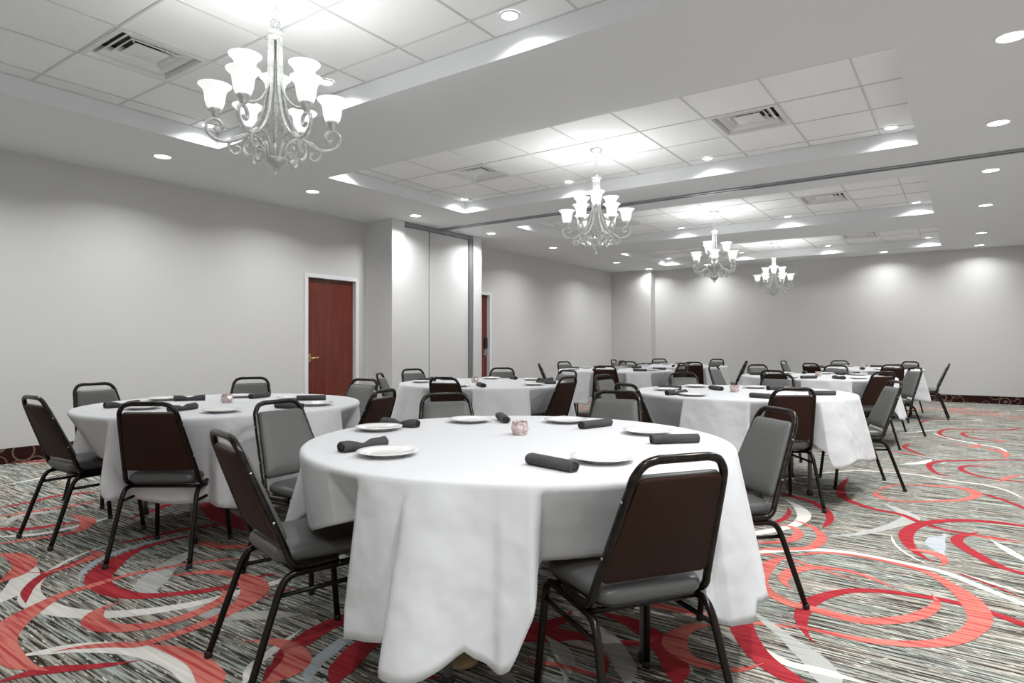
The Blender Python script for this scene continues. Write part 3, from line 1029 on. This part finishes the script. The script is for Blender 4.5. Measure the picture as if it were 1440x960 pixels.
# ------------------------------------------------------------------ banquet chair
def chair_shape():
    t = empty('banquet_chair')

    def uprights():
        half = [(0.196, 0.02, 0.408), (0.197, -0.09, 0.407), (0.197, -0.128, 0.412), (0.195, -0.152, 0.435), (0.191, -0.166, 0.475), (0.166, -0.240, 0.660), (0.151, -0.284, 0.772), (0.143, -0.297, 0.808), (0.118, -0.308, 0.840), (0.080, -0.312, 0.851)]
        r = crom(half, 4)
        return r + [Vector((-p.x, p.y, p.z)) for p in reversed(r)]

    m = MB().tube(uprights(), 0.0125, 12)
    fr_ = m.build('back_frame', M['frame'], t)

    def slab(front, back, inset, y_of, zt, zb, wt, wb, rnd_):
        """padded trapezoid: outline rings from the face to the rear"""
        out = []
        cr = 0.022
        corners = [(-wb, zb, 1), (wb, zb, 1), (wt, zt, 1), (-wt, zt, 1)]
        ring = []
        for i, (x, z, _) in enumerate(corners):
            for j in range(5):
                a = [PI, 1.5 * PI, 0, 0.5 * PI][i] + j / 4 * PI / 2
                ring.append((x - math.copysign(cr, x) + cr * math.cos(a), z + (cr if i < 2 else -cr) + cr * math.sin(a)))
        return ring

    ring = slab(0, 0, 0, None, 0.803, 0.484, 0.138, 0.181, 0)

    def yline(z):
        return -0.163 - (z - 0.475) * (0.124 / 0.297)

    def pad(levels, name, mt):
        """levels: (offset along the back normal, inset)"""
        vs, fs = [], []
        cz = sum(p[1] for p in ring) / len(ring)
        nb = len(ring)
        for off, ins in levels:
            for x, z in ring:
                kx = 1 - ins / 0.16
                kz = 1 - ins / 0.16
                zz_ = cz + (z - cz) * kz
                vs.append((x * kx, yline(zz_) + off * 0.92, zz_ + off * 0.39))
        for i in range(len(levels) - 1):
            for j in range(nb):
                a, b = i * nb + j, i * nb + (j + 1) % nb
                fs.append((a, b, b + nb, a + nb))
        fs.append(tuple((len(levels) - 1) * nb + j for j in range(nb)))
        fs.append(tuple(reversed(range(nb))))
        return MB().add(vs, fs).build(name, mt, t)

    pad([(-0.003, 0.0), (0.012, -0.001), (0.022, 0.005), (0.028, 0.016), (0.031, 0.045), (0.032, 0.09)], 'backrest', M['vinyl'])
    o = pad([(-0.003, 0.0), (-0.009, 0.002), (-0.011, 0.008)], 'back_panel', M['brown'])
    o['label'] = 'dark brown back shell'
    # seat cushion
    def seat_ring(s, z):
        pts = []
        base = [(-0.178, -0.178), (0.178, -0.178), (0.200, 0.205), (-0.200, 0.205)]
        rad = (0.055, 0.055, 0.085, 0.085)
        for i, (x, y) in enumerate(base):
            r = rad[i]
            cxx, cyy = x - math.copysign(r, x), y + (r if i < 2 else -r)
            for j in range(7):
                a = [PI, 1.5 * PI, 0, 0.5 * PI][i] + j / 6 * PI / 2
                pts.append(((cxx + r * math.cos(a)) * s, ((cyy + r * math.sin(a)) - 0.012) * s + 0.012, z))
        return pts

    lev = [(0.975, 0.418), (1.0, 0.424), (1.012, 0.436), (1.004, 0.448), (0.975, 0.458), (0.92, 0.464), (0.80, 0.469), (0.55, 0.473), (0.25, 0.475)]
    vs, fs = [], []
    for s, z in lev:
        vs += seat_ring(s, z)
    nb = 28
    for i in range(len(lev) - 1):
        for j in range(nb):
            a, b = i * nb + j, i * nb + (j + 1) % nb
            fs.append((a, b, b + nb, a + nb))
    fs.append(tuple((len(lev) - 1) * nb + j for j in range(nb)))
    fs.append(tuple(reversed(range(nb))))
    MB().add(vs, fs).build('seat', M['seatvinyl'], t)
    vs = seat_ring(0.95, 0.409) + seat_ring(0.95, 0.4175)
    fs = [(j, (j + 1) % nb, nb + (j + 1) % nb, nb + j) for j in range(nb)] + [tuple(reversed(range(nb))), tuple(range(nb, 2 * nb))]
    MB().add(vs, fs, False).build('seat_board', M['black'], t)
    # legs: each with its half of the rail under the seat
    for s in (-1, 1):
        rear = crom([(s * 0.192, 0.02, 0.385), (s * 0.192, -0.10, 0.385), (s * 0.193, -0.150, 0.379), (s * 0.195, -0.178, 0.352), (s * 0.199, -0.205, 0.285), (s * 0.214, -0.300, 0.012)], 5)
        lg = MB().tube(rear, 0.0125, 10).build('leg', M['legtube'], t)
        MB().lathe([(0.0138, 0.0), (0.0150, 0.004), (0.0150, 0.022), (0.0128, 0.026)], 12, (s * 0.2142, -0.3005, 0)).build('foot_cap', M['black'], lg)
        front = crom([(s * 0.192, 0.02, 0.385), (s * 0.192, 0.11, 0.385), (s * 0.193, 0.150, 0.379), (s * 0.195, 0.168, 0.350), (s * 0.198, 0.177, 0.285), (s * 0.214, 0.206, 0.012)], 5)
        lg = MB().tube(front, 0.0125, 10).build('leg', M['legtube'], t)
        MB().lathe([(0.0138, 0.0), (0.0150, 0.004), (0.0150, 0.022), (0.0128, 0.026)], 12, (s * 0.2142, 0.2065, 0)).build('foot_cap', M['black'], lg)
        MB().tube([(s * 0.196, -0.190, 0.322), (s * 0.196, 0.174, 0.322)], 0.0085, 8).build('stretcher', M['legtube'], t)
    for y in (-0.125, 0.115):
        MB().tube([(-0.190, y, 0.389), (0.190, y, 0.389)], 0.0095, 8).build('crossbar', M['legtube'], t)
    # rivets on the uprights
    for s in (-1, 1):
        for z in (0.735, 0.565):
            i = (z - 0.475) / (0.772 - 0.475)
            x = 0.191 + (0.151 - 0.191) * i
            y = -0.166 + (-0.284 + 0.166) * i
            MB().tube([(s * (x + 0.010), y, z), (s * (x + 0.0142), y, z)], [0.0055, 0.0045], 8).build('rivet', M['lockgrey'], fr_)
    remember(t)
    return t


TABLES = {
    'A': ((-1.54, 2.22), 'foreground table', -1.380),
    'B': ((-4.05, 2.40), 'left table by the first door', -0.831),
    'C': ((-4.05, 5.24), 'second table of the left row', -0.60),
    'D': ((-1.53, 5.49), 'second table of the right row', -0.279),
    'E': ((-4.42, 9.02), 'third table of the left row', -0.9),
    'F': ((-1.50, 8.64), 'third table of the right row', -0.5),
    'G': ((-4.30, 11.35), 'farthest table of the left row', -0.7),
    'H': ((-1.38, 11.88), 'farthest table of the right row', -0.4),
}
# seat centre and facing of each chair; 'p' gives the top of the back instead
CH = []


def cs(tb, seat, s, f):
    CH.append((tb, seat, Vector(s), Vector(f).normalized()))


def cp(tb, seat, p, f):
    f = Vector(f).normalized()
    CH.append((tb, seat, Vector(p) + f * 0.31, f))


cs('A', 'near right', (-0.88, 1.86), (-.83, .56))
cs('A', 'near left', (-2.00, 1.52), (.257, .966))
cs('A', 'right', (-0.926, 2.95), (-.677, -.736))
cp('A', 'left', (-3.00, 2.07), (1, .06))
cp('A', 'far left', (-2.60, 2.97), (.78, -.62))
cp('A', 'far right', (-1.82, 3.74), (.22, -.98))
cs('B', 'near left', (-4.41, 1.73), (-.03, 1))
cs('B', 'near right', (-3.62, 1.85), (-.595, .8))
cp('B', 'left', (-5.48, 2.17), (1, .1))
cp('B', 'far left', (-5.26, 3.36), (.78, -.62))
cp('B', 'far right', (-4.25, 3.80), (.12, -1))
cp('B', 'right', (-3.12, 2.96), (-.97, -.24))
cp('C', 'near right', (-3.84, 4.36), (-.2, .98))
cp('C', 'right', (-2.98, 5.12), (-1, .04))
cp('C', 'far left', (-4.78, 6.55), (.45, -.89))
cp('C', 'left', (-5.45, 5.62), (.97, -.25))
cp('C', 'near left', (-4.95, 4.62), (.82, .57))
cp('C', 'far right', (-3.72, 6.38), (-.28, -.96))
cp('D', 'near right', (-0.95, 4.69), (-.6, .8))
cs('D', 'right', (-0.744, 5.954), (-.91, -.41))
cp('D', 'far left', (-2.42, 6.53), (.68, -.73))
cp('D', 'far right', (-1.52, 6.75), (0, -1))
cp('D', 'near left', (-2.10, 4.46), (.48, .87))
cp('D', 'left', (-2.90, 5.64), (1, -.1))
cp('E', 'near left', (-5.38, 8.33), (.8, .6))
cp('E', 'left', (-5.60, 9.45), (1, -.3))
cp('E', 'near right', (-4.05, 7.95), (-.3, .95))
cp('E', 'far left', (-4.72, 10.12), (.25, -.97))
cp('E', 'right', (-3.27, 8.82), (-1, .1))
cp('E', 'far right', (-3.65, 9.90), (-.6, -.8))
cp('G', 'left', (-5.50, 11.15), (1, .1))
cp('G', 'near left', (-5.02, 10.52), (.62, .78))
cp('G', 'far left', (-5.05, 12.30), (.6, -.8))
cp('G', 'near right', (-3.68, 10.42), (-.5, .87))
cp('G', 'far right', (-4.00, 12.70), (-.2, -1))
cp('G', 'right', (-3.17, 11.72), (-1, -.15))
cp('F', 'left', (-2.85, 8.87), (1, -.15))
cp('F', 'near left', (-1.79, 7.68), (.28, .96))
cp('F', 'far left', (-2.48, 9.72), (.68, -.73))
cp('F', 'far right', (-1.48, 10.02), (0, -1))
cp('F', 'near right', (-0.71, 7.98), (-.75, .65))
cs('F', 'right', (-0.77, 9.54), (-.84, -.54))
cp('H', 'left', (-2.65, 12.15), (1, -.1))
cp('H', 'near left', (-1.98, 10.92), (.5, .87))
cp('H', 'far left', (-1.86, 12.98), (.4, -.9))
cp('H', 'near right', (-0.855, 10.88), (-.45, .89))
cp('H', 'far right', (-0.75, 12.85), (-.5, -.85))
cs('H', 'right', (-0.50, 11.95), (-1, 0))

ch_proto = chair_shape()
first = True
for tb, seat, s, f in CH:
    o = ch_proto if first else copy_tree(ch_proto)
    first = False
    o.location = (s.x, s.y, 0.0)
    o.rotation_euler = (0, 0, math.atan2(-f.x, f.y))
    toward_cam = f.dot(-s) > 0
    face = 'grey front showing' if toward_cam else 'brown back showing'
    tag(o, 'chair, %s, %s seat of the %s' % (face, seat, TABLES[tb][1]), 'chair', 'banquet chairs around the round tables')

# ------------------------------------------------------------------ tables and cloths
RT = 0.865           # table top
ZT = 0.752           # plywood top surface
ZC = ZT + 0.007      # cloth surface


def table(key):
    (x, y), nm, la = TABLES[key]
    t = empty('round_table', (x, y, 0))
    tag(t, 'round folding table on grey steel legs, the ' + nm, 'table', 'round banquet tables')
    MB().lathe([(RT - 0.006, ZT - 0.022), (RT, ZT - 0.017), (RT, ZT - 0.005), (RT - 0.005, ZT)], 72).build('tabletop', M['ply'], t)
    base = math.atan2(0.36, 0.46)
    rot = la + base                 # the leg at local (0.46,-0.36) points along angle la
    cr, sr = math.cos(rot), math.sin(rot)

    def q(a, b, z):
        return (a * cr - b * sr, a * sr + b * cr, z)

    for sx in (-1, 1):
        for sy in (-1, 1):
            lg = MB().tube([q(sx * 0.46, sy * 0.36, ZT - 0.022), q(sx * 0.46, sy * 0.36, 0.03)], 0.0165, 14).build('leg', M['tleg'], t)
            p = q(sx * 0.46, sy * 0.36, 0)
            MB().lathe([(0.020, 0.0), (0.022, 0.004), (0.022, 0.030), (0.018, 0.036)], 16, p).build('foot_cap', M['black'], lg)
        MB().tube([q(sx * 0.46, -0.36, 0.42), q(sx * 0.46, 0.36, 0.42)], 0.011, 10).build('crossbar', M['tleg'], t)
        MB().tube([q(sx * 0.46, 0, 0.42), q(sx * 0.10, 0, ZT - 0.024)], 0.009, 10).build('brace', M['tleg'], t)
    MB().box(-RT * 0.75, RT * 0.75, -0.02, 0.02, ZT - 0.05, ZT - 0.022).build('batten', M['tleg'], t)


def ray_cyl(u, v, cx, cy, r):
    """first hit of a photo ray with an upright cylinder: angle about its axis and height"""
    d = F2 + R2 * ((u - CX) / FPX)
    dz = -(v - CY) / FPX
    ox, oy = -cx, -cy
    a = d.dot(d)
    b = 2 * (ox * d.x + oy * d.y)
    c = ox * ox + oy * oy - r * r
    D = b * b - 4 * a * c
    t = (-b - math.sqrt(D)) / (2 * a) if D > 0 else -b / (2 * a)
    px, py = d.x * t - cx, d.y * t - cy
    return math.atan2(py, px), EYE + dz * t


def smooth(a, b, x):
    x = max(0.0, min(1.0, (x - a) / (b - a)))
    return x * x * (3 - 2 * x)


HEM_A = [(409, 750), (430, 746), (460, 741), (486, 738), (490, 893), (525, 895), (558, 891), (562, 914), (570, 923), (587, 928), (603, 929), (617, 927), (633, 920), (657, 905), (668, 917), (683, 928), (697, 943), (707, 944), (718, 938), (726, 922), (740, 890), (752, 863), (775, 820), (800, None), (985, None), (992, 862), (1000, 874), (1010, 876), (1033, 868), (1037, 842), (1050, 834)]


def cloth(key, seed):
    (cx, cy), nm, _ = TABLES[key]
    rr = random.Random(seed)
    N = 540
    R0 = RT + 0.006
    hem0 = 0.285
    ph = [rr.uniform(0, 6.28) for _ in range(5)]
    tucks = []
    for tb, seat, s, f in CH:
        if tb != key:
            continue
        rt = Vector((f.y, -f.x))
        hit = []
        for i in range(25):
            for sx in (-0.215, -0.1, 0.1, 0.215):
                p = s + rt * sx + f * (-0.20 + 0.42 * i / 24) - Vector((cx, cy))
                if R0 - 0.06 < p.length < R0 + 0.10:
                    hit.append(math.atan2(p.y, p.x))
        if hit:
            v = s - Vector((cx, cy))
            ta = math.atan2(v.y, v.x)
            ds = [(h - ta + PI) % (2 * PI) - PI for h in hit]
            lo, hi = min(ds) - 0.03, max(ds) + 0.03
            if key == 'B' and seat == 'near left':
                hi = math.radians(-72) - ta
            tucks.append((ta + (lo + hi) / 2, (hi - lo) / 2, key == 'B' and seat == 'near right'))
    hemtab = None
    if key == 'A':
        pts = []
        for u, v in HEM_A:
            a, z = ray_cyl(u, v or 780, cx, cy, R0 + 0.05)
            pts.append((a, max(0.10, z) if v else 0.492))
        pts.sort()
        hemtab = pts

    def hem(a):
        h = hem0 + 0.022 * math.sin(4 * a + ph[0]) + 0.012 * math.sin(9 * a + ph[1])
        for ta, hw, push in tucks:
            if push:
                continue
            d = abs((a - ta + PI) % (2 * PI) - PI)
            k = 1 - smooth(hw - 0.03, hw + 0.03, d)
            h = h * (1 - k) + 0.492 * k
        if hemtab and hemtab[0][0] <= a <= hemtab[-1][0]:
            for i in range(len(hemtab) - 1):
                a0, z0 = hemtab[i]
                a1, z1 = hemtab[i + 1]
                if a0 <= a <= a1:
                    u = (a - a0) / max(1e-6, a1 - a0)
                    return z0 + (z1 - z0) * u
        return h

    def pushed(a):
        q = 0.0
        for ta, hw, push in tucks:
            if push:
                d = abs((a - ta + PI) % (2 * PI) - PI)
                q = max(q, 1 - smooth(hw - 0.03, hw + 0.05, d))
        return q

    # sharp pleats: the cloth steps outward on one side and eases back on the other
    pleats = []
    if key == 'A':
        for u, v, h in ((563, 850, .045), (700, 850, .02), (1012, 800, .04)):
            pleats.append((ray_cyl(u, v, cx, cy, R0 + 0.05)[0], 0.42, h))
    else:
        for i in range(9):
            pleats.append((rr.uniform(-PI, PI), rr.uniform(0.25, 0.5), rr.uniform(0.015, 0.045)))

    def pleat(a):
        q = 0.0
        for pa, wd, h in pleats:
            d = (a - pa + PI) % (2 * PI) - PI
            if -0.02 < d < wd:
                q += h * (smooth(-0.02, 0.012, d) * (1 - smooth(0.02, wd, d)))
        return q

    def fold(a):
        return 0.5 * math.sin(9 * a + ph[2] + 0.8 * math.sin(2 * a + ph[3])) + 0.32 * math.sin(15 * a + ph[4]) + 0.22 * math.sin(5 * a + ph[1])

    angs = [-PI + 2 * PI * i / N for i in range(N)]
    vs, fs = [], []
    top = [0.0, 0.25, 0.5, 0.75, 0.9, 0.97]
    vs.append((0, 0, ZC))
    for k in top[1:]:
        for a in angs:
            vs.append((R0 * k * math.cos(a), R0 * k * math.sin(a), ZC))
    edge = [(0.985, ZC), (0.994, ZC - 0.001), (1.0, ZC - 0.006), (1.004, ZC - 0.016)]
    for k, z in edge:
        for a in angs:
            vs.append((R0 * k * math.cos(a), R0 * k * math.sin(a), z))
    rows = 18
    HE, FO, PL, PU = [hem(a) for a in angs], [fold(a) for a in angs], [pleat(a) for a in angs], [pushed(a) for a in angs]
    for j in range(1, rows + 1):
        t = j / rows
        for i, a in enumerate(angs):
            h = HE[i]
            drop = (ZC - 0.016) - h
            tt = t * drop
            z = (ZC - 0.016) - tt
            g = min(1.0, tt / 0.48)
            tucked = smooth(0.40, 0.47, h)
            ps = PU[i]
            r = R0 * 1.004 + (0.085 * g + (0.060 * g ** 0.9) * FO[i] + PL[i] * g ** 0.6) * (1 - 0.9 * tucked) * (1 - ps) - (0.035 if key == 'A' and -2.6 < a < -1.75 else 0.15) * tucked * t - 0.085 * ps * min(1.0, g * 1.6)
            r = max(r, (R0 * 1.003 + 0.002 * g) * (1 - ps) * (1 - 0.2 * tucked) + 0.7 * ps)
            vs.append((r * math.cos(a), r * math.sin(a), z))
    for i in range(N):
        fs.append((0, 1 + i, 1 + (i + 1) % N))
    nr = len(top) - 1 + len(edge) + rows
    for j in range(nr - 1):
        for i in range(N):
            a, b = 1 + j * N + i, 1 + j * N + (i + 1) % N
            fs.append((a, a + N, b + N, b))
    o = MB().add(vs, fs).build('tablecloth', M['cloth'])
    o.location = (cx, cy, 0)
    md = o.modifiers.new('thickness', 'SOLIDIFY')
    md.thickness = 0.0015
    md.offset = 1
    tag(o, 'white draped round tablecloth on the ' + nm, 'tablecloth', 'white round tablecloths')
    return o


for i, k in enumerate(TABLES):
    table(k)
    cloth(k, 30 + i)

# ------------------------------------------------------------------ place settings
ZS = ZC + 0.0016


def plate_shape():
    prof = [(0.0, 0.004), (0.052, 0.004), (0.056, 0.0), (0.060, 0.0), (0.064, 0.005), (0.076, 0.008), (0.094, 0.013), (0.108, 0.0175), (0.110, 0.0185), (0.108, 0.0205), (0.094, 0.016), (0.076, 0.0115), (0.066, 0.0095), (0.060, 0.0085), (0.0, 0.0082)]
    return MB().lathe(prof, 40).build('dinner_plate', M['china'])


def napkin_shape(kind):
    """rolled linen napkin lying along x; kind 1 is pinched in the middle"""
    L = 0.098
    n, k = 22, 22
    vs, fs = [], []
    for i in range(k + 1):
        s = -1 + 2 * i / k
        x = s * L
        if kind == 0:
            ry, rz = 0.0235 - 0.001 * s, 0.0195
        else:
            p = math.exp(-(s / 0.32) ** 2)
            ry = 0.0285 * (1 - 0.42 * p)
            rz = 0.0205 * (1 - 0.36 * p)
        tw = 0.5 * s if kind else 0.15 * s
        for j in range(n):
            a = 2 * PI * j / n
            w_ = 1 + 0.05 * math.sin(3 * a + 4 * tw) + (0.05 * math.sin(5 * a + 6 * s) if kind else 0.015 * math.sin(7 * a))
            yv, zv = ry * math.cos(a) * w_, rz * math.sin(a) * w_
            vs.append((x, yv, max(zv + rz * 0.93, 0.0004) if zv < 0 else zv + rz * 0.93))
    for i in range(k):
        for j in range(n):
            a, b = i * n + j, i * n + (j + 1) % n
            fs.append((a, b, b + n, a + n))
    m = MB().add(vs, fs)
    o = None
    # rolled ends: a sunken dark centre with a spiral edge
    for side in (0, k):
        x = vs[side * n][0]
        sgn = -1 if side == 0 else 1
        rim = [vs[side * n + j] for j in range(n)]
        cz = sum(p[2] for p in rim) / n
        lip = [(x + sgn * 0.0015, p[1] * 0.72, cz + (p[2] - cz) * 0.72) for p in rim]
        inn = [(x - sgn * 0.020, p[1] * 0.55, cz + (p[2] - cz) * 0.55) for p in rim]
        f = [(j, (j + 1) % n, n + (j + 1) % n, n + j) for j in range(n)]
        m.mi = 0
        m.add(rim + lip, f)
        m.mi = 1
        m.add(lip + inn, f + [tuple(range(n, 2 * n))])
        sp = []
        for q in range(26):
            a = q * 0.55
            rr_ = 0.0125 * (1 - q / 30)
            sp.append((x - sgn * 0.001, rr_ * math.cos(a) * 1.1, cz + rr_ * 0.85 * math.sin(a)))
        m.mi = 0
        m.tube(sp, 0.0014, 6)
    # loose flap edge along the roll
    m.mi = 0
    m.tube(crom([(-L * 0.98, 0.013, 0.030), (-L * 0.3, 0.015 if not kind else 0.006, 0.0325 if not kind else 0.024), (L * 0.3, 0.016 if not kind else 0.008, 0.032 if not kind else 0.023), (L * 0.98, 0.012, 0.031)], 5), 0.0018, 6)
    return m.build('rolled_napkin', [M['napkin'], M['napin']])


def votive_shape():
    t = empty('votive_holder')
    N = 8
    vs, fs = [], []
    lev = [(0.030, 0.0, 0), (0.036, 0.012, 0.5), (0.040, 0.028, 0), (0.038, 0.044, 0.5), (0.033, 0.056, 0)]
    for r, z, o in lev:
        for j in range(N):
            a = 2 * PI * (j + o) / N
            vs.append((r * math.cos(a), r * math.sin(a), z))
    for i in range(len(lev) - 1):
        s0 = 0 if lev[i][2] == 0 else 1
        for j in range(N):
            a0, a1 = i * N + j, i * N + (j + 1) % N
            if s0 == 0:
                b0, bm = (i + 1) * N + j, (i + 1) * N + (j - 1) % N
                fs += [(a0, a1, b0), (a0, b0, bm)]
            else:
                b0, b1 = (i + 1) * N + j, (i + 1) * N + (j + 1) % N
                fs += [(a0, b1, b0), (a0, a1, b1)]
    fs.append(tuple(reversed(range(N))))
    # scalloped lip
    top = (len(lev) - 1) * N
    for j in range(N):
        a = 2 * PI * (j + 0.5) / N
        vs.append((0.0330 * math.cos(a), 0.0330 * math.sin(a), 0.0605))
        fs.append((top + j, top + (j + 1) % N, len(vs) - 1))
    MB().add(vs, fs, False).build('facet_glass', M['votive'], t)
    m = MB().lathe([(0.031, 0.056), (0.027, 0.050), (0.027, 0.020), (0.0, 0.018)], 16, cap=False)
    m.build('inner_cup', M['votiverim'], t)
    MB().lathe([(0.0, 0.034), (0.022, 0.034), (0.022, 0.019), (0.0, 0.019)][::-1], 16).build('candle', M['candle'], t)
    remember(t)
    return t


plate0 = plate_shape()
nap0, nap1 = napkin_shape(0), napkin_shape(1)
vot0 = votive_shape()
used = {'p': False, 0: False, 1: False, 'v': False}


def put(key, proto, x, y, rz):
    o = copy_tree(proto) if used[key] else proto
    used[key] = True
    o.location = (x, y, ZS)
    o.rotation_euler = (0, 0, rz)
    return o


EXPL = {
    'A': ([(545, 637), (533, 602), (661, 591), (795, 591.5), (911, 607), (847, 645)],
          [((471, 630), (548, 619), 1), ((530, 592), (595, 596), 1), ((699, 581), (716, 593), 0), ((811, 598), (863, 592), 0), ((909, 617), (988, 615), 0), ((742, 643), (812, 656), 0)]),
    'B': ([(201, 573), (229, 561), (311, 577.5), (337, 557), (410, 559.5), (444, 568)],
          [((142, 570), (200, 566), 1), ((240, 559), (274, 558), 1), ((237, 575), (276, 570), 1), ((352, 557), (378, 554), 0), ((415, 559), (459, 558), 0), ((386, 569), (428, 571), 0)]),
    'D': ([(937, 547.5), (975, 555), (979, 543), (1062, 544.5), (1128, 548), (1100, 556)],
          [((918, 544.5), (957, 546), 0), ((939, 553), (977, 551), 1), ((1000, 544), (1014, 546), 0), ((1082, 545), (1098, 544), 0), ((1140, 552), (1173, 552), 0), ((1059, 555), (1086, 557), 0)]),
}
rnd = random.Random(5)
for key, ((cx, cy), nm, _) in TABLES.items():
    cc = Vector((cx, cy))
    seats = [(seat, s) for tb, seat, s, f in CH if tb == key]
    if key in EXPL:
        pl, nk = EXPL[key]
        plates = [at(u, v, ZS + 0.008) for u, v in pl]
        naps = []
        for (p0, p1, kd) in nk:
            a, b = at(*p0, ZS + 0.02), at(*p1, ZS + 0.02)
            d = b - a
            naps.append(((a + b) / 2, math.atan2(d.y, d.x), kd))

        def clampr(p, lim):
            v = p - cc
            return cc + v * min(1.0, lim / max(1e-6, v.length))
        plates = [clampr(p, 0.74) for p in plates]
        naps = [(clampr(p, 0.74), a, kd) for p, a, kd in naps]
    else:
        plates, naps = [], []
        for seat, s in seats:
            d = (s - cc).normalized()
            tn = Vector((-d.y, d.x))
            plates.append(cc + d * 0.66 + tn * 0.02)
            sg = rnd.choice((-1, -1, 1))
            naps.append((cc + d * 0.63 + tn * 0.235 * sg, math.atan2(d.y, d.x) + rnd.uniform(-0.7, 0.7), rnd.choice((0, 0, 1))))

    def seg(n):
        d = Vector((math.cos(n[1]), math.sin(n[1])))
        return [n[0] + d * q for q in (-.098, -.065, -.033, 0, .033, .065, .098)]

    for it in range(60):
        for i in range(6):
            push = Vector((0, 0))
            for p in plates:
                q = min(seg(naps[i]), key=lambda e: (e - p).length)
                g = 0.142 - (q - p).length
                if g > 0:
                    push += (q - p).normalized() * g * 0.5
            for j in range(6):
                if j != i:
                    q, r_ = min(((e, k) for e in seg(naps[i]) for k in seg(naps[j])), key=lambda t: (t[0] - t[1]).length)
                    g = 0.062 - (q - r_).length
                    if g > 0:
                        push += ((q - r_).normalized() if (q - r_).length > 1e-4 else Vector((0, 1))) * g * 0.5
            v = naps[i][0] + push - cc
            if v.length > 0.75:
                v *= 0.75 / v.length
            naps[i] = (cc + v, naps[i][1], naps[i][2])
        for i in range(6):
            for j in range(i):
                d = plates[i] - plates[j]
                if d.length < 0.235:
                    e = (0.235 - d.length) / 2 * d.normalized()
                    plates[i] = plates[i] + e
                    plates[j] = plates[j] - e

    def nearest(ps, get):
        left = list(range(len(ps)))
        out = []
        pairs = sorted(((get(ps[i]) - cc).normalized().dot((s - cc).normalized()), i, j) for i in left for j, (seat, s) in enumerate(seats))[::-1]
        ui, uj = set(), {}
        for d, i, j in pairs:
            if i in ui or j in uj.values():
                continue
            ui.add(i)
            uj[i] = j
        return uj
    m1 = nearest(plates, lambda p: p)
    for i, p in enumerate(plates):
        o = put('p', plate0, p.x, p.y, 0)
        tag(o, 'round white plate for the %s seat of the %s' % (seats[m1[i]][0], nm), 'plate', 'white plates on the round tables')
    m2 = nearest(naps, lambda q: q[0])
    for i, (p, a, kd) in enumerate(naps):
        o = put(kd, nap1 if kd else nap0, p.x, p.y, a)
        tag(o, '%s charcoal napkin for the %s seat of the %s' % ('pinched' if kd else 'rolled', seats[m2[i]][0], nm), 'napkin', 'charcoal napkins on the round tables')
    vp = {'A': at(731, 611, ZS), 'C': at(668, 537.5, ZS), 'B': at(319, 566, ZS), 'D': at(1033, 551, ZS)}.get(key, cc + Vector((0.03, -0.02)))
    o = put('v', vot0, vp.x, vp.y, rnd.uniform(0, 1))
    tag(o, 'pinkish faceted glass candle holder at the centre of the ' + nm, 'candle holder', 'faceted candle holders')

# tan wooden disc lying behind the near leg of the foreground table
p = at(648, 934, 0.0)
dk = MB()
dk.lathe([(0.0, 0.004), (0.046, 0.004), (0.062, 0.010), (0.066, 0.020), (0.060, 0.030), (0.0, 0.034)], 28)
dk = dk.build('wooden_disc', M['tanwood'])
dk.location = (p.x, p.y, 0.002)
tag(dk, 'small tan wooden disc on the carpet under the foreground table, behind its grey leg', 'disc')
